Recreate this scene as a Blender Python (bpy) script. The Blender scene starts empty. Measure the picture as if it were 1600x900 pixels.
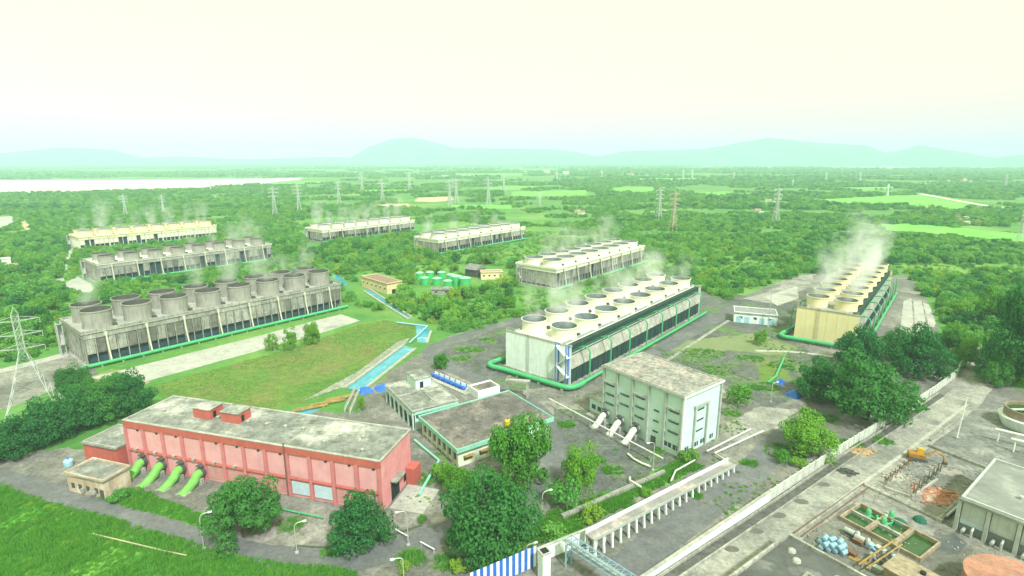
import bpy, math, random
import numpy as np
R = math.radians
rnd = random.Random(7)
S = bpy.context.scene
COL = S.collection

# ---------------------------------------------------------------- camera, sky, sun, exposure
CAM_H, FPX, HORIZON = 80.0, 850.0, 250.0           # metres, focal length in 1600-px units, horizon row
PITCH = math.atan((450 - HORIZON) / FPX)
cam = bpy.data.cameras.new('camera'); camo = bpy.data.objects.new('camera', cam); COL.objects.link(camo)
camo.location = (0, 0, CAM_H); camo.rotation_euler = (math.pi / 2 - PITCH, 0, 0)
cam.sensor_width = 36; cam.lens = 36 * FPX / 1600; cam.clip_start = 1; cam.clip_end = 60000
S.camera = camo

SUN_EL, SUN_AZ = 50, 152        # azimuth clockwise from +Y: sun behind the camera and a little to the right
W = bpy.data.worlds.new('World'); S.world = W; W.use_nodes = True
wn = W.node_tree; wn.nodes.clear()
wo = wn.nodes.new('ShaderNodeOutputWorld'); bg = wn.nodes.new('ShaderNodeBackground')
sky = wn.nodes.new('ShaderNodeTexSky'); sky.sky_type = 'NISHITA'; sky.sun_disc = False
sky.sun_elevation = R(SUN_EL); sky.sun_rotation = R(SUN_AZ); sky.dust_density = 6; sky.altitude = 100
mx = wn.nodes.new('ShaderNodeMix'); mx.data_type = 'RGBA'; mx.inputs[0].default_value = 0.9
wn.links.new(sky.outputs[0], mx.inputs[6]); mx.inputs[7].default_value = (8.9, 9.9, 5.7, 1)   # thin bright overcast
wn.links.new(mx.outputs[2], bg.inputs[0]); bg.inputs[1].default_value = 0.1
wn.links.new(bg.outputs[0], wo.inputs[0])

sl = bpy.data.lights.new('sun', 'SUN'); sl.energy = 3.6; sl.angle = R(5); sl.color = (0.98, 1, 1)
so = bpy.data.objects.new('sun', sl); COL.objects.link(so)
so.rotation_euler = (R(90 - SUN_EL), 0, R(180 - SUN_AZ)); so.location = (0, 0, 300)

S.view_settings.view_transform = 'Standard'; S.view_settings.look = 'None'
S.view_settings.exposure = 0.58; S.view_settings.gamma = 1
S.cycles.use_denoising = True
S.cycles.max_bounces = 5; S.cycles.diffuse_bounces = 2; S.cycles.glossy_bounces = 2
S.cycles.transmission_bounces = 3; S.cycles.transparent_max_bounces = 6; S.cycles.volume_bounces = 1
S.cycles.volume_step_rate = 2.0; S.cycles.volume_max_steps = 128
S.cycles.caustics_reflective = False; S.cycles.caustics_refractive = False
S.cycles.use_adaptive_sampling = True; S.cycles.adaptive_threshold = 0.015

# ---------------------------------------------------------------- survey: photo pixel -> place on a level z
_c, _s = math.cos(PITCH), math.sin(PITCH)
def P(px, py, z=0.0):
    x = (px - 800) / FPX; v = (450 - py) / FPX
    d = (x, _c + v * _s, -_s + v * _c); t = (z - CAM_H) / d[2]
    return (d[0] * t, d[1] * t, z)
def mpp(p):                                        # metres per photo pixel at a place
    return (p[1] * _c - (p[2] - CAM_H) * _s) / FPX
def height_at(bx, by, ty):
    B = P(bx, by); lo, hi = 0.0, 79.0
    for _ in range(40):
        m = (lo + hi) / 2; dep = B[1] * _c - (m - 80) * _s; up = B[1] * _s + (m - 80) * _c
        if 450 - FPX * up / dep > ty: lo = m
        else: hi = m
    return m

# ---------------------------------------------------------------- materials
MATS = {}
def mat(name, c1, c2=None, scale=1.0, rough=0.85, c3=None, s3=None, t3=0.55, bump=0.0, streak=0.0, streak_c=(0.05, 0.05, 0.04), metal=0.0, detail=6, lo=0.35, hi=0.65, spec=0.3, fine=0.0):
    if name in MATS: return MATS[name]
    m = bpy.data.materials.new(name); m.use_nodes = True; nt = m.node_tree
    b = nt.nodes['Principled BSDF']; b.inputs['Roughness'].default_value = rough; b.inputs['Metallic'].default_value = metal
    b.inputs['Specular IOR Level'].default_value = spec
    geo = nt.nodes.new('ShaderNodeNewGeometry')
    def noise(sc, det=detail, vec=None, seed=0):
        n = nt.nodes.new('ShaderNodeTexNoise'); n.inputs['Scale'].default_value = sc; n.inputs['Detail'].default_value = det
        n.inputs['Roughness'].default_value = 0.62
        nt.links.new(vec or geo.outputs['Position'], n.inputs['Vector']); return n
    def ramp(src, a, bb):
        r = nt.nodes.new('ShaderNodeMapRange'); r.inputs[1].default_value = a; r.inputs[2].default_value = bb
        nt.links.new(src, r.inputs[0]); return r.outputs[0]
    def mix(fac, a, bb):
        x = nt.nodes.new('ShaderNodeMix'); x.data_type = 'RGBA'
        nt.links.new(fac, x.inputs[0])
        for sk, val in ((6, a), (7, bb)):
            if isinstance(val, tuple): x.inputs[sk].default_value = (*val, 1)
            else: nt.links.new(val, x.inputs[sk])
        return x.outputs[2]
    n1 = noise(scale)
    if c2 is None: c2 = tuple(k * 0.8 for k in c1)
    col = mix(ramp(n1.outputs[0], lo, hi), c1, c2)
    if c3 is not None:
        n2 = noise(s3 or scale * 0.2, 8)
        col = mix(ramp(n2.outputs[0], t3 - 0.06, t3 + 0.08), col, c3)
    if streak > 0:
        mp = nt.nodes.new('ShaderNodeVectorMath'); mp.operation = 'MULTIPLY'; mp.inputs[1].default_value = (1.3, 1.3, 0.12)
        nt.links.new(geo.outputs['Position'], mp.inputs[0])
        n3 = noise(1.0, 5, mp.outputs[0])
        f = nt.nodes.new('ShaderNodeMath'); f.operation = 'MULTIPLY'; f.inputs[1].default_value = streak
        nt.links.new(ramp(n3.outputs[0], 0.48, 0.75), f.inputs[0])
        col = mix(f.outputs[0], col, streak_c)
    if fine > 0:
        for sc_, a_ in ((1.1, fine), (.33, fine * .8)):
            nf = noise(sc_, 10); mm = nt.nodes.new('ShaderNodeMix'); mm.data_type = 'RGBA'; mm.blend_type = 'MULTIPLY'; mm.inputs[0].default_value = 1
            rr_ = nt.nodes.new('ShaderNodeMapRange'); rr_.inputs[1].default_value = .3; rr_.inputs[2].default_value = .7; rr_.inputs[3].default_value = 1 - a_; rr_.inputs[4].default_value = 1 + a_ * .7
            nt.links.new(nf.outputs[0], rr_.inputs[0]); nt.links.new(col, mm.inputs[6]); nt.links.new(rr_.outputs[0], mm.inputs[7]); col = mm.outputs[2]
    nt.links.new(col, b.inputs['Base Color'])
    if bump > 0:
        bn = nt.nodes.new('ShaderNodeBump'); bn.inputs['Strength'].default_value = bump; bn.inputs['Distance'].default_value = 0.3
        nt.links.new(n1.outputs[0], bn.inputs['Height']); nt.links.new(bn.outputs[0], b.inputs['Normal'])
    MATS[name] = m; return m

def leaf_mat(name, c1, c2, c3, trans=0.25):
    if name in MATS: return MATS[name]
    m = bpy.data.materials.new(name); m.use_nodes = True; nt = m.node_tree; nt.nodes.clear()
    out = nt.nodes.new('ShaderNodeOutputMaterial'); geo = nt.nodes.new('ShaderNodeNewGeometry'); oi = nt.nodes.new('ShaderNodeObjectInfo')
    r = nt.nodes.new('ShaderNodeValToRGB'); r.color_ramp.elements[0].color = (*c1, 1); r.color_ramp.elements[1].color = (*c2, 1)
    nt.links.new(geo.outputs['Random Per Island'], r.inputs[0])
    m2 = nt.nodes.new('ShaderNodeMix'); m2.data_type = 'RGBA'; m2.inputs[7].default_value = (*c3, 1)
    sc = nt.nodes.new('ShaderNodeMath'); sc.operation = 'POWER'; sc.inputs[1].default_value = 1.6
    nt.links.new(oi.outputs['Random'], sc.inputs[0]); nt.links.new(sc.outputs[0], m2.inputs[0]); nt.links.new(r.outputs[0], m2.inputs[6])
    d = nt.nodes.new('ShaderNodeBsdfDiffuse'); t = nt.nodes.new('ShaderNodeBsdfTranslucent'); ms = nt.nodes.new('ShaderNodeMixShader'); ms.inputs[0].default_value = trans
    nt.links.new(m2.outputs[2], d.inputs[0]); nt.links.new(m2.outputs[2], t.inputs[0])
    nt.links.new(d.outputs[0], ms.inputs[1]); nt.links.new(t.outputs[0], ms.inputs[2]); nt.links.new(ms.outputs[0], out.inputs[0])
    MATS[name] = m; return m

CONC = mat('weathered concrete', (.35, .35, .31), (.25, .25, .22), .35, c3=(.43, .43, .38), s3=.08, streak=.65, bump=.2, fine=0.25)
CONC_DARK = mat('damp concrete', (.2, .195, .165), (.13, .128, .11), .5, streak=.6, fine=.3)
CONC_PALE = mat('pale concrete', (.46, .46, .41), (.34, .34, .3), .4, streak=.35, c3=(.3, .31, .26), s3=.12, t3=.58, fine=0.2)
CONC_ROOF = mat('stained flat roof', (.27, .28, .255), (.17, .178, .16), .2, c3=(.5, .5, .44), s3=.075, t3=.57, bump=.15, fine=0.4)
ROOF_DARK = mat('dark stained roof', (.17, .155, .15), (.1, .095, .09), .3, c3=(.27, .23, .2), s3=.14, t3=.55, fine=0.4)
ROOF_MOTTLED = mat('mottled tile roof', (.36, .355, .325), (.22, .215, .195), .6, c3=(.42, .345, .3), s3=.2, t3=.56, bump=.3, fine=0.5)
CREAM = mat('cream paint', (.73, .72, .61), (.65, .64, .53), .3, streak=.18, streak_c=(.35, .33, .25))
CREAM_B = mat('yellow cream paint', (.76, .69, .45), (.68, .6, .37), .3, streak=.2, streak_c=(.35, .3, .15))
WHITE = mat('white paint', (.76, .83, .81), (.66, .73, .71), .4, streak=.3, streak_c=(.32, .33, .27))
MINT = mat('pale mint paint', (.56, .73, .70), (.49, .66, .62), .3, streak=.2, streak_c=(.33, .4, .35))
MINT_TRIM = mat('mint green trim', (.28, .62, .48), (.22, .5, .38), .6)
GREYTRIM = mat('grey trim', (.42, .46, .43), (.33, .36, .33), .8, streak=.2)
PINK = mat('pink plaster', (.71, .30, .31), (.62, .23, .25), .3, streak=.25, streak_c=(.4, .2, .18), c3=(.72, .36, .36), s3=.13, t3=.58)
PINK_P = mat('pale pink panel', (.72, .38, .39), (.63, .30, .32), .25, streak=.25, streak_c=(.45, .25, .24))
PINK_L = mat('faded pink panel', (.56, .28, .27), (.46, .2, .2), .4, streak=.35, streak_c=(.4, .32, .26))
RED = mat('red paint', (.50, .125, .10), (.42, .10, .08), .5, streak=.25, streak_c=(.2, .06, .05))
YELLOW = mat('yellow plaster', (.80, .71, .43), (.74, .64, .36), .22, streak=.2, streak_c=(.5, .4, .18))
DARK = mat('dark interior', (.012, .016, .016), (.02, .024, .024), 1)
LOUVRE = mat('dark teal louvre', (.035, .075, .09), (.02, .045, .055), .7, rough=.7)
LOUVRE_G = mat('dark green louvre', (.022, .06, .05), (.012, .03, .028), .7, rough=.7)
PIPE_G = mat('green pipe paint', (.075, .42, .17), (.06, .34, .13), .4, rough=.5, streak=.15)
PIPE_LIME = mat('lime pipe paint', (.19, .48, .10), (.14, .39, .075), .5, rough=.6, streak=.3)
PIPE_W = mat('white pipe paint', (.66, .67, .61), (.56, .57, .51), .6, rough=.5, streak=.15)
PIPE_C = mat('pale cream pipe', (.6, .58, .45), (.5, .48, .37), .6, rough=.6)
BLUE = mat('blue paint', (.03, .16, .62), (.025, .12, .5), .8, rough=.5)
BLUE_P = mat('pale blue paint', (.35, .6, .72), (.28, .5, .64), .8, rough=.5)
STEEL = mat('galvanised steel', (.5, .53, .51), (.42, .45, .43), .8, rough=.55, metal=.3)
STEEL_D = mat('dark steel', (.06, .07, .07), (.1, .1, .09), 1.2, rough=.6)
RUST = mat('rusty steel', (.2, .105, .065), (.13, .07, .045), 1.2)
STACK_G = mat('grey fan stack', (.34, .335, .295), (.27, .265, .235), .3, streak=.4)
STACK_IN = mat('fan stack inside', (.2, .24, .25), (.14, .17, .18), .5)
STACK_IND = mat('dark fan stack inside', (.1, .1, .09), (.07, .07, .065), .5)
TIN = mat('grey tin sheet', (.3, .31, .3), (.2, .2, .19), .6, rough=.6)
TIMBER = mat('yellow timber', (.38, .27, .09), (.26, .18, .06), 1.0, fine=.3)
BARK = mat('bark', (.13, .1, .07), (.08, .06, .045), 2)
GLASS = mat('dusty glass', (.06, .09, .1), (.04, .06, .07), 1, rough=.2, spec=.5)
SHUTTER = mat('pale blue shutter', (.5, .62, .68), (.42, .53, .6), .8)
BRICK = mat('brick rubble', (.42, .17, .1), (.3, .13, .08), .8, c3=(.45, .4, .34), s3=.5, bump=.6)
SALMON = mat('salmon paint', (.46, .22, .155), (.38, .175, .12), .4, streak=.2, c3=(.36, .2, .15), s3=.3, fine=.25)
BEIGE = mat('beige plaster', (.48, .37, .27), (.4, .3, .22), .4, streak=.4, c3=(.66, .56, .45), s3=.2)
EXCAV = mat('excavator paint', (.42, .22, .04), (.32, .16, .03), 1, rough=.6, fine=.3)
LEAF_DARK = leaf_mat('dark foliage', (.024, .13, .042), (.07, .25, .07), (.10, .29, .06), .38)
LEAF_MID = leaf_mat('mid foliage', (.05, .20, .03), (.12, .36, .045), (.19, .40, .05), .35)
LEAF_LIGHT = leaf_mat('light foliage', (.10, .29, .03), (.2, .45, .05), (.3, .46, .06), .35)
LEAF_FAR = leaf_mat('scrub foliage', (.055, .23, .055), (.16, .45, .09), (.26, .52, .10), .4)
GRASSM = leaf_mat('grass blades', (.05, .22, .03), (.12, .36, .04), (.16, .38, .05), .35)

# ---------------------------------------------------------------- mesh builder
class MB:
    def __init__(s): s.v = []; s.f = []
    def _add(s, vs, fs):
        o = len(s.v); s.v += [tuple(p) for p in vs]; s.f += [tuple(i + o for i in f) for f in fs]; return s
    def box(s, x0, x1, y0, y1, z0, z1):
        return s._add([(x0,y0,z0),(x1,y0,z0),(x1,y1,z0),(x0,y1,z0),(x0,y0,z1),(x1,y0,z1),(x1,y1,z1),(x0,y1,z1)],
                      [(0,3,2,1),(4,5,6,7),(0,1,5,4),(1,2,6,5),(2,3,7,6),(3,0,4,7)])
    def prism(s, poly, z0, z1):
        n = len(poly)
        vs = [(p[0], p[1], z0) for p in poly] + [(p[0], p[1], z1) for p in poly]
        return s._add(vs, [tuple(range(n))[::-1], tuple(range(n, 2*n))] + [(i, (i+1) % n, n + (i+1) % n, n + i) for i in range(n)])
    def xprism(s, poly, x0, x1):                   # poly in (y,z), extruded along x
        n = len(poly)
        vs = [(x0, p[0], p[1]) for p in poly] + [(x1, p[0], p[1]) for p in poly]
        return s._add(vs, [tuple(range(n))[::-1], tuple(range(n, 2*n))] + [(i, (i+1) % n, n + (i+1) % n, n + i) for i in range(n)])
    def tube(s, pts, r, n=8, cap=True):
        pts = [np.array(p, float) for p in pts]; m = len(pts)
        rs = list(r) if hasattr(r, '__len__') else [r] * m
        vs = []; prev = None
        for i, p in enumerate(pts):
            t = pts[min(i+1, m-1)] - pts[max(i-1, 0)]; t = t / (np.linalg.norm(t) + 1e-9)
            a = prev if prev is not None else (np.array([1., 0, 0]) if abs(t[2]) > .7 else np.array([0, 0, 1.]))
            a = a - t * (a @ t); a /= np.linalg.norm(a) + 1e-9; prev = a; b = np.cross(t, a)
            for k in range(n):
                an = 2 * math.pi * (k + .5) / n
                vs.append(p + (a * math.cos(an) + b * math.sin(an)) * rs[i])
        fs = [(i*n + k, i*n + (k+1) % n, (i+1)*n + (k+1) % n, (i+1)*n + k) for i in range(m-1) for k in range(n)]
        if cap: fs += [tuple(range(n))[::-1], tuple(range((m-1)*n, m*n))]
        return s._add(vs, fs)
    def lathe(s, prof, n=24, c=(0, 0, 0), closed=False):
        m = len(prof)
        vs = [(c[0] + r * math.cos(2*math.pi*k/n), c[1] + r * math.sin(2*math.pi*k/n), c[2] + z) for r, z in prof for k in range(n)]
        fs = [(i*n + k, i*n + (k+1) % n, (i+1)*n + (k+1) % n, (i+1)*n + k) for i in range(m-1) for k in range(n)]
        if closed: fs += [((m-1)*n + k, (m-1)*n + (k+1) % n, (k+1) % n, k) for k in range(n)]
        else:
            if prof[0][0] > .001: fs.append(tuple(range(n))[::-1])
            if prof[-1][0] > .001: fs.append(tuple(range((m-1)*n, m*n)))
        return s._add(vs, fs)
    def mesh(s, name, m, smooth=False):
        me = bpy.data.meshes.new(name); me.from_pydata(s.v, [], s.f)
        if m: me.materials.append(m)
        if smooth:
            me.polygons.foreach_set('use_smooth', [True] * len(me.polygons))
            try: me.set_sharp_from_angle(angle=R(40))
            except Exception: pass
        me.update(); return me
    def build(s, name, m, parent=None, loc=None, rotz=0, smooth=False):
        return ob(name, s.mesh(name, m, smooth), parent, loc, rotz)
def ob(name, me, parent=None, loc=None, rotz=0, scale=None):
    o = bpy.data.objects.new(name, me); COL.objects.link(o)
    if parent is not None: o.parent = parent
    if loc is not None: o.location = loc
    if rotz: o.rotation_euler = (0, 0, rotz)
    if scale is not None: o.scale = scale
    return o
def tag(o, label, cat, group=None, kind=None):
    if label: o['label'] = label
    if cat: o['category'] = cat
    if group: o['group'] = group
    if kind: o['kind'] = kind
    return o
def thing(name, label, cat, loc=(0, 0, 0), rotz=0, group=None):
    o = bpy.data.objects.new(name, None); COL.objects.link(o); o.location = loc; o.rotation_euler = (0, 0, rotz); o.empty_display_size = .5
    return tag(o, label, cat, group)
def struct(name, me):
    o = ob(name, me); o['kind'] = 'structure'; return o
def frame(a, b):                                   # thing frame: origin a, local x towards b
    return (a[0], a[1], 0), math.atan2(b[1] - a[1], b[0] - a[0]), math.hypot(b[0] - a[0], b[1] - a[1])
def smooth_path(pts, k=6):
    pts = [np.array(p, float) for p in pts]; q = [2*pts[0]-pts[1]] + pts + [2*pts[-1]-pts[-2]]; out = []
    for i in range(1, len(q) - 2):
        for j in range(k):
            t = j / k
            out.append(.5*((2*q[i]) + (q[i+1]-q[i-1])*t + (2*q[i-1]-5*q[i]+4*q[i+1]-q[i+2])*t*t + (3*q[i]-q[i-1]-3*q[i+1]+q[i+2])*t**3))
    return out + [pts[-1]]
def ragged(w, amp, step=2.5):                      # worn, uneven outline
    out = []; n = len(w)
    for i in range(n):
        a, c = np.array(w[i]), np.array(w[(i+1) % n]); L = np.linalg.norm(c - a); k = max(1, min(60, int(L / step))); nr = np.array([-(c-a)[1], (c-a)[0], 0]) / (L + 1e-9)
        for j in range(k):
            p = a + (c - a) * j / k
            d = math.sin(p[0]*.31 + p[1]*.17) * .5 + math.sin(p[0]*.9 - p[1]*.7) * .35 + rnd.uniform(-.5, .5)
            out.append(tuple(p + nr * amp * d))
    return out
def sheet_px(name, pix, z, m, thick=None, rag=None):         # flat piece of the setting outlined on the ground
    w = [P(x, y) for x, y in pix]
    if rag is None: rag = {'lawn': 1.2, 'grass_ground': 1.3, 'grass_verge': 1.3, 'asphalt_court': .5, 'yard_ground': 1.5, 'reddish_soil': 1.5, 'pale_hardstanding': 1.2, 'tower_court': 1.0, 'concrete_slab': .25, 'field': 9, 'bare_earth': 8, 'lake': 30, 'sandy_shore': 30}.get(name, 0)
    if rag: w = ragged(w, rag, max(1.2, rag * 1.4))
    b = MB()
    if thick: b.prism(w, 0, thick)
    else: b._add([(p[0], p[1], z) for p in w], [tuple(range(len(w)))])
    me = b.mesh(name, m)
    return struct(name, me)
def ribbon(name, pix, width, z, m, world=False):
    pts = smooth_path([(p if world else P(*p)) for p in pix]); L = []; Rr = []
    for i, p in enumerate(pts):
        t = pts[min(i+1, len(pts)-1)] - pts[max(i-1, 0)]; t = t / np.linalg.norm(t[:2]); nrm = np.array([-t[1], t[0], 0])
        wv = width * (1 + .05 * math.sin(i * 1.7))
        L.append(p + nrm * wv / 2); Rr.append(p - nrm * wv / 2)
    b = MB(); n = len(pts)
    b._add([(p[0], p[1], z) for p in L + Rr], [(n+i, n+i+1, i+1, i) for i in range(n-1)])
    return struct(name, b.mesh(name, m))
def in_poly(x, y, poly):
    c = np.zeros(len(x), bool); n = len(poly); j = n - 1
    for i in range(n):
        xi, yi = poly[i][0], poly[i][1]; xj, yj = poly[j][0], poly[j][1]
        with np.errstate(divide='ignore', invalid='ignore'):
            c ^= ((yi > y) != (yj > y)) & (x < (xj - xi) * (y - yi) / (yj - yi + 1e-12) + xi)
        j = i
    return c

# ================================================================ SETTING: land, water, roads
G_SCRUB = mat('scrub ground', (.06, .19, .035), (.11, .27, .05), .03, c3=(.17, .31, .065), s3=.01, t3=.56, detail=10, fine=0.2)
G_YARD = mat('dusty yard', (.19, .188, .165), (.13, .13, .115), .06, c3=(.29, .28, .245), s3=.035, t3=.55, bump=.1, detail=10, fine=0.4)
G_YARD2 = mat('mossy asphalt', (.14, .15, .142), (.095, .102, .096), .09, c3=(.11, .19, .06), s3=.05, t3=.55, detail=10, fine=0.45)
G_ROAD = mat('worn asphalt road', (.15, .155, .16), (.115, .118, .122), .12, c3=(.19, .195, .195), s3=.06, t3=.58, detail=9, fine=0.25)
G_SLAB = mat('bright concrete slab', (.45, .445, .40), (.36, .36, .32), .1, c3=(.27, .28, .24), s3=.06, t3=.61, detail=9, fine=0.25)
G_PATH = mat('cream concrete path', (.36, .352, .305), (.25, .252, .228), .12, c3=(.18, .185, .17), s3=.07, t3=.57, detail=9, fine=0.35)
G_LAWN = mat('dry lawn', (.085, .19, .028), (.14, .21, .04), .05, c3=(.17, .18, .055), s3=.03, t3=.54, detail=10, bump=.2, fine=0.35)
G_GRASS = mat('lush grass ground', (.045, .19, .025), (.1, .30, .03), .06, c3=(.19, .36, .05), s3=.05, t3=.54, detail=10, fine=0.3)
G_FIELD = mat('paddy field', (.12, .40, .06), (.16, .44, .07), .012, c3=(.2, .44, .09), s3=.02, t3=.54, fine=.1)
G_EARTH = mat('bare earth', (.5, .4, .27), (.42, .33, .22), .02, c3=(.3, .32, .14), s3=.02, t3=.6)
G_SAND = mat('pale flats', (.66, .62, .5), (.56, .55, .44), .004)
G_REDD = mat('reddish soil', (.36, .21, .13), (.3, .25, .15), .1, c3=(.16, .25, .06), s3=.08, t3=.55, fine=0.3)
WATER_B = mat('turquoise canal water', (.035, .24, .33), (.06, .32, .42), .25, rough=.15, spec=.5, c3=(.3, .6, .66), s3=.12, t3=.6)
WATER_L = mat('lake water', (.4, .5, .45), (.5, .56, .5), .003, rough=.25, spec=.5)
WATER_K = mat('murky green water', (.015, .06, .015), (.03, .09, .02), .6, rough=.1, spec=.5)

struct('ground', MB()._add([(-17000, -300, 0), (17000, -300, 0), (17000, 17000, 0), (-17000, 17000, 0)], [(0, 1, 2, 3)]).mesh('ground', G_SCRUB))

LAKE = [(-300, 282), (0, 281), (200, 281), (380, 279), (480, 278), (440, 284), (400, 288), (260, 297), (100, 302), (0, 303), (-300, 306)]
FAR_WATER = [(1060, 259.2), (1300, 258.5), (1750, 259.5), (1750, 264.5), (1500, 264), (1300, 262), (1100, 260.6)]
sheet_px('lake', LAKE, .4, WATER_L)
sheet_px('sandy_shore', [(-300, 291), (0, 290), (180, 289), (300, 288), (390, 287.2), (260, 297), (100, 302), (0, 303), (-300, 306)], .8, G_SAND)
sheet_px('reservoir_water', FAR_WATER, .6, WATER_L)
FIELDS = [[(1252, 317), (1275, 312), (1385, 306), (1437, 305), (1532, 322), (1500, 330), (1450, 325), (1375, 322)],
          [(1375, 350), (1450, 352), (1600, 366), (1680, 372), (1680, 388), (1600, 380), (1525, 372), (1425, 362), (1385, 362)],
          [(960, 294), (1020, 292), (1025, 300), (940, 302)], [(800, 300), (917, 297), (917, 305), (882, 307), (800, 306)],
          [(1080, 300), (1190, 302), (1175, 308), (1087, 305)], [(705, 320), (800, 320), (800, 326), (725, 327)],
          [(762, 292), (840, 291), (830, 296), (765, 297)], [(400, 284), (510, 283), (500, 287), (405, 288)],
          [(1225, 300), (1310, 299), (1300, 303), (1240, 304)], [(1330, 293), (1400, 292), (1392, 296), (1335, 297)],
          [(700, 271), (830, 271), (815, 274), (720, 275)], [(980, 279), (1120, 278), (1100, 282), (1000, 283)], [(560, 297), (650, 296), (640, 300), (570, 301)]]
for i, f in enumerate(FIELDS):
    sheet_px('field', f, .3, G_FIELD)
EARTHS = [[(650, 309), (702, 307), (710, 312), (680, 316), (650, 315)], [(580, 320), (640, 318), (650, 322), (600, 327)], [(30, 348), (45, 345), (48, 358), (36, 360)]]
for f in EARTHS: sheet_px('bare_earth', f, .25, G_EARTH)
ribbon('dirt_track', [(1437, 303), (1480, 311), (1530, 320), (1570, 326)], 14, .5, G_SAND)

# plant yard and its surfaces, each sheet a little above the one below
YARD = [(-120, 740), (-60, 722), (60, 706), (205, 690), (420, 640), (560, 645), (585, 600), (640, 560), (665, 545), (700, 527), (800, 498), (1000, 440), (1090, 452),
        (1140, 470), (1250, 428), (1420, 430), (1450, 470), (1470, 530), (1500, 560), (1545, 590), (1640, 625), (1900, 700), (2200, 1100), (-200, 1100)]
sheet_px('yard_ground', YARD, .01, G_YARD)
LAWN = [(238, 603), (330, 578), (470, 540), (560, 508), (600, 500), (650, 508), (645, 530), (600, 565), (560, 590), (535, 606), (470, 632), (425, 642), (330, 632), (255, 625)]
sheet_px('lawn', LAWN, .02, G_LAWN)
sheet_px('reddish_soil', [(140, 590), (175, 576), (205, 578), (232, 598), (200, 606), (150, 612)], .022, G_REDD)
A_SLAB = [(140, 590), (207, 574), (400, 526), (500, 499), (532, 491), (562, 501), (500, 521), (400, 549), (225, 597), (195, 600)]
sheet_px('concrete_slab', A_SLAB, .03, G_SLAB)
sheet_px('tower_court', [(70, 560), (140, 545), (150, 585), (60, 620), (0, 640), (-60, 650), (-60, 590), (0, 575)], .018, G_YARD)
ribbon('footpath', [(-60, 592), (0, 580), (60, 565), (110, 552)], 6, .03, G_SLAB)
ribbon('footpath', [(90, 440), (96, 425), (100, 405), (112, 396), (118, 380)], 6, .03, G_SLAB)
ribbon('footpath', [(-30, 362), (5, 352), (14, 345), (12, 338)], 22, .03, G_SLAB)
sheet_px('concrete_pad', [(96, 446), (120, 432), (142, 443), (148, 455), (120, 458)], .025, G_SLAB)
FGRASS = [(-200, 735), (0, 757), (60, 780), (200, 818), (300, 850), (380, 872), (470, 884), (545, 889), (560, 900), (540, 1000), (-300, 1000)]
sheet_px('grass_ground', FGRASS, .02, G_GRASS)
sheet_px('grass_verge', [(140, 770), (215, 766), (320, 806), (330, 826), (250, 806), (165, 782)], .024, G_GRASS)
sheet_px('grass_verge', [(860, 800), (900, 790), (1000, 752), (1055, 720), (1100, 728), (1000, 775), (905, 830), (870, 838), (845, 850), (800, 858), (838, 820)], .024, G_GRASS)
sheet_px('asphalt_court', [(660, 560), (800, 504), (1000, 446), (1095, 455), (1245, 470), (1225, 530), (1330, 580), (1200, 640), (1130, 600), (940, 560), (930, 600), (800, 610)], .014, G_YARD2)
sheet_px('asphalt_court', [(865, 640), (935, 640), (1060, 716), (1035, 745), (990, 755), (930, 780), (880, 735), (868, 690)], .016, G_YARD2)
sheet_px('pale_hardstanding', [(1135, 660), (1190, 635), (1250, 640), (1225, 665), (1150, 690)], .018, G_PATH)
sheet_px('concrete_slab', [(1195, 464), (1245, 447), (1248, 466), (1215, 478)], .022, G_SLAB)
sheet_px('pale_hardstanding', [(1160, 466), (1195, 458), (1255, 430), (1275, 428), (1262, 448), (1215, 476)], .02, G_PATH)
for f in ([(1412, 470), (1424, 466), (1428, 520), (1405, 525)], [(1427, 470), (1440, 470), (1450, 520), (1431, 522)], [(1442, 472), (1452, 476), (1462, 505), (1453, 520)]):
    sheet_px('concrete_slab', f, .024, G_SLAB)
ribbon('service_road', [(-120, 728), (0, 748), (100, 777), (230, 818), (330, 852), (430, 870), (540, 876), (620, 858), (715, 822), (790, 790), (845, 758), (862, 718), (860, 682), (848, 650), (826, 631), (782, 609), (715, 580), (684, 563), (672, 549), (700, 533), (800, 502), (905, 470), (1000, 442)], 6.5, .032, G_ROAD)
ribbon('service_road', [(955, 592), (1030, 548), (1080, 518), (1125, 494), (1150, 480)], 8, .034, G_ROAD)
ribbon('service_road', [(880, 980), (974, 893), (1075, 812), (1162, 750), (1214, 694), (1262, 662), (1300, 640)], 8, .036, G_ROAD)
ribbon('kerb_strip', [(1040, 565), (1090, 532), (1140, 500)], 1.6, .05, G_PATH)
ribbon('footpath', [(1180, 548), (1240, 550), (1300, 557), (1330, 562)], 2.2, .045, G_SLAB)
PATH4 = [(1080, 925), (1180, 853), (1260, 797), (1340, 744), (1420, 690), (1500, 628), (1528, 592), (1532, 560), (1515, 540)]
ribbon('service_road', PATH4, 9.5, .04, G_PATH)
ribbon('kerb_strip', [(1120, 925), (1240, 838), (1340, 762), (1420, 703), (1512, 632)], .9, .16, G_SLAB)
sheet_px('grass_verge', [(1010, 540), (1180, 520), (1250, 545), (1230, 556), (1140, 548), (1090, 556)], .02, mat('thin moss', (.15, .2, .08), (.2, .23, .12), .1))
sheet_px('grass_verge', [(1190, 560), (1240, 560), (1225, 600), (1180, 602)], .02, G_LAWN)
sheet_px('grass_verge', [(1465, 470), (1520, 470), (1570, 540), (1545, 575), (1500, 560), (1475, 520)], .02, G_GRASS)
YARD_R = [(1390, 735), (1490, 660), (1530, 610), (1700, 660), (1900, 760), (1900, 860), (1560, 760)]
sheet_px('asphalt_court', YARD_R, .02, mat('grey screed', (.2, .205, .195), (.145, .15, .14), .15, c3=(.3, .3, .28), s3=.12, t3=.57, detail=9, fine=.4))

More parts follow.
